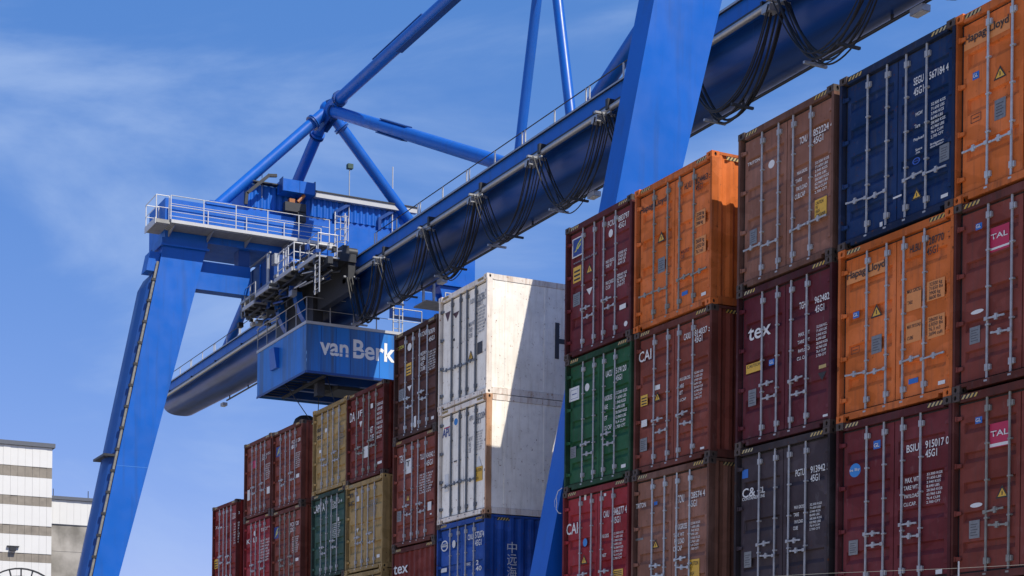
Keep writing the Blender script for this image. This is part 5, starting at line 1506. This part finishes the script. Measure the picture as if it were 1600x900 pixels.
# ------------------------------------------------------------------ far buildings on the left
bl = thing('grain_store', (-170, 20, 0), 'tall white ribbed industrial building with brown window bands at the far left', 'building')
BX = -170.0
wpart('wall', MB().box(BX - 30, 8.0, GZ, BX - 0.15, 40.9, 32.6), 'cladding', bl)
lev = [(30.3, 32.6), (26.87, 29.06), (23.5, 25.77), (20.28, 22.4), (16.9, 19.26), (13.6, 15.9), (-0.1, 12.6)]
for za, zb in lev:
    y = 8.0
    while y < 40.85:
        wpart('cladding_panel', MB().box(BX - 0.145, y + 0.008, za, BX + random.uniform(-0.02, 0.02), min(y + 0.842, 40.9), zb), 'cladding', bl); y += 0.85 if y > 30 else 2.55
for (z1, _), (_, z0) in zip(lev, lev[1:]):
    y = 8.0
    while y < 40.85:
        wpart('band_panel', MB().box(BX - 0.145, y + 0.008, z0 + 0.03, BX - 0.05 + random.uniform(-0.02, 0.02), min(y + 0.83, 40.9), z1 - 0.03), 'band_panel', bl); y += 0.85 if y > 30 else 2.55
wpart('roof_edge', MB().box(BX - 30.2, 7.8, 32.62, BX + 0.25, 41.2, 33.1), 'roof_trim', bl)
wpart('floodlight', MB().box(BX + 0.02, 36.0, 20.4, BX + 0.5, 36.7, 20.85).box(BX + 0.02, 35.7, 20.9, BX + 0.3, 37.1, 21.02), 'dark_steel', bl)
b2 = thing('annex_building', (-175, 45, 0), 'lower building with white ribbed top and stained concrete wall behind the left crane leg', 'building')
AX = -174.0
wpart('concrete_wall', MB().box(AX - 20, 36.0, GZ, AX, 48.8, 24.4), 'concrete', b2)
for z in (3.2, 6.8, 10.4, 14.0, 17.6, 21.2):
    wpart('pour_joint', MB().box(AX + 0.001, 36.0, z, AX + 0.03, 48.8, z + 0.08), 'concrete', b2)
y = 36.0
while y < 48:
    wpart('cladding_panel', MB().box(AX - 0.1, y + 0.008, 24.42, AX + 0.15 + random.uniform(-0.02, 0.02), y + 0.842, 27.3), 'cladding', b2); y += 0.85
wpart('roof_edge', MB().box(AX - 20, 35.8, 27.32, AX + 0.4, 48.95, 27.7), 'roof_trim', b2)
for y in (42.5, 46.8):
    mb = MB(); mb.tube((AX - 2, y, 27.7), (AX - 2, y, 28.9), 0.05, 6); wpart('lightning_rod', mb, 'dark_steel', b2)

# round spoked drum, just its top shows at the lower left corner
dr = thing('cable_drum', (-120, 26.4, GZ), 'top rim of a dark spoked cable drum at the lower left corner', 'drum')
DC = Vector((-120, 26.4, 9.5)); DR = 3.78
mb = MB(); rs = []
for t in range(48):
    a = 2*math.pi*t/48
    rs.append([(-120 + dx, DC.y + r_*math.cos(a), DC.z + r_*math.sin(a)) for dx, r_ in ((-0.1, DR - 0.12), (0.1, DR - 0.12), (0.1, DR), (-0.1, DR))])
mb.rings(rs, closed=True); wpart('rim', mb, 'dark_steel', dr)
for t in range(24):
    a = 2*math.pi*t/24
    d_ = Vector((0, math.cos(a), math.sin(a)))
    mb = MB(); mb.bar(DC + d_*0.4, DC + d_*(DR - 0.1), 0.14, 0.10); wpart('spoke', mb, 'dark_steel', dr)
mb = MB(); mb.tube(DC - Vector((1.4, 0, 0)), DC - Vector((0.3, 0, 0)), DR*0.84, 32); wpart('wound_cable', mb, 'grimy_steel', dr, True)
for y in (23.6, 29.2):
    mb = MB(); mb.bar((-120.7, y, GZ), (-120.7, DC.y, DC.z), 0.3); wpart('stand', mb, 'dark_steel', dr)

# ------------------------------------------------------------------ wire fence in front
fn = thing('wire_fence', (-6.57, 7.03, GZ), 'thin wire fence strand with one slim post at the lower right edge', 'fence')
for (px, py) in ((-7.9, 5.84), (-6.574, 7.028), (-5.2, 8.2)):
    mb = MB(); mb.tube((px, py, GZ), (px, py, 1.626 if px != -7.9 else 1.55), 0.0045, 6); wpart('fence_post', mb, 'galvanised', fn, True)
for dz in (0.0, -0.17, -0.34):
    mb = MB(); mb.path([(-7.976, 5.776, 1.552 + dz), (-7.038, 6.447, 1.567 + dz), (-6.574, 7.028, 1.585 + dz), (-6.32, 7.369, 1.623 + dz - 0.02), (-5.2, 8.2, 1.62 + dz)], 0.0012, 5)
    wpart('wire', mb, 'rod_dull', fn, True)
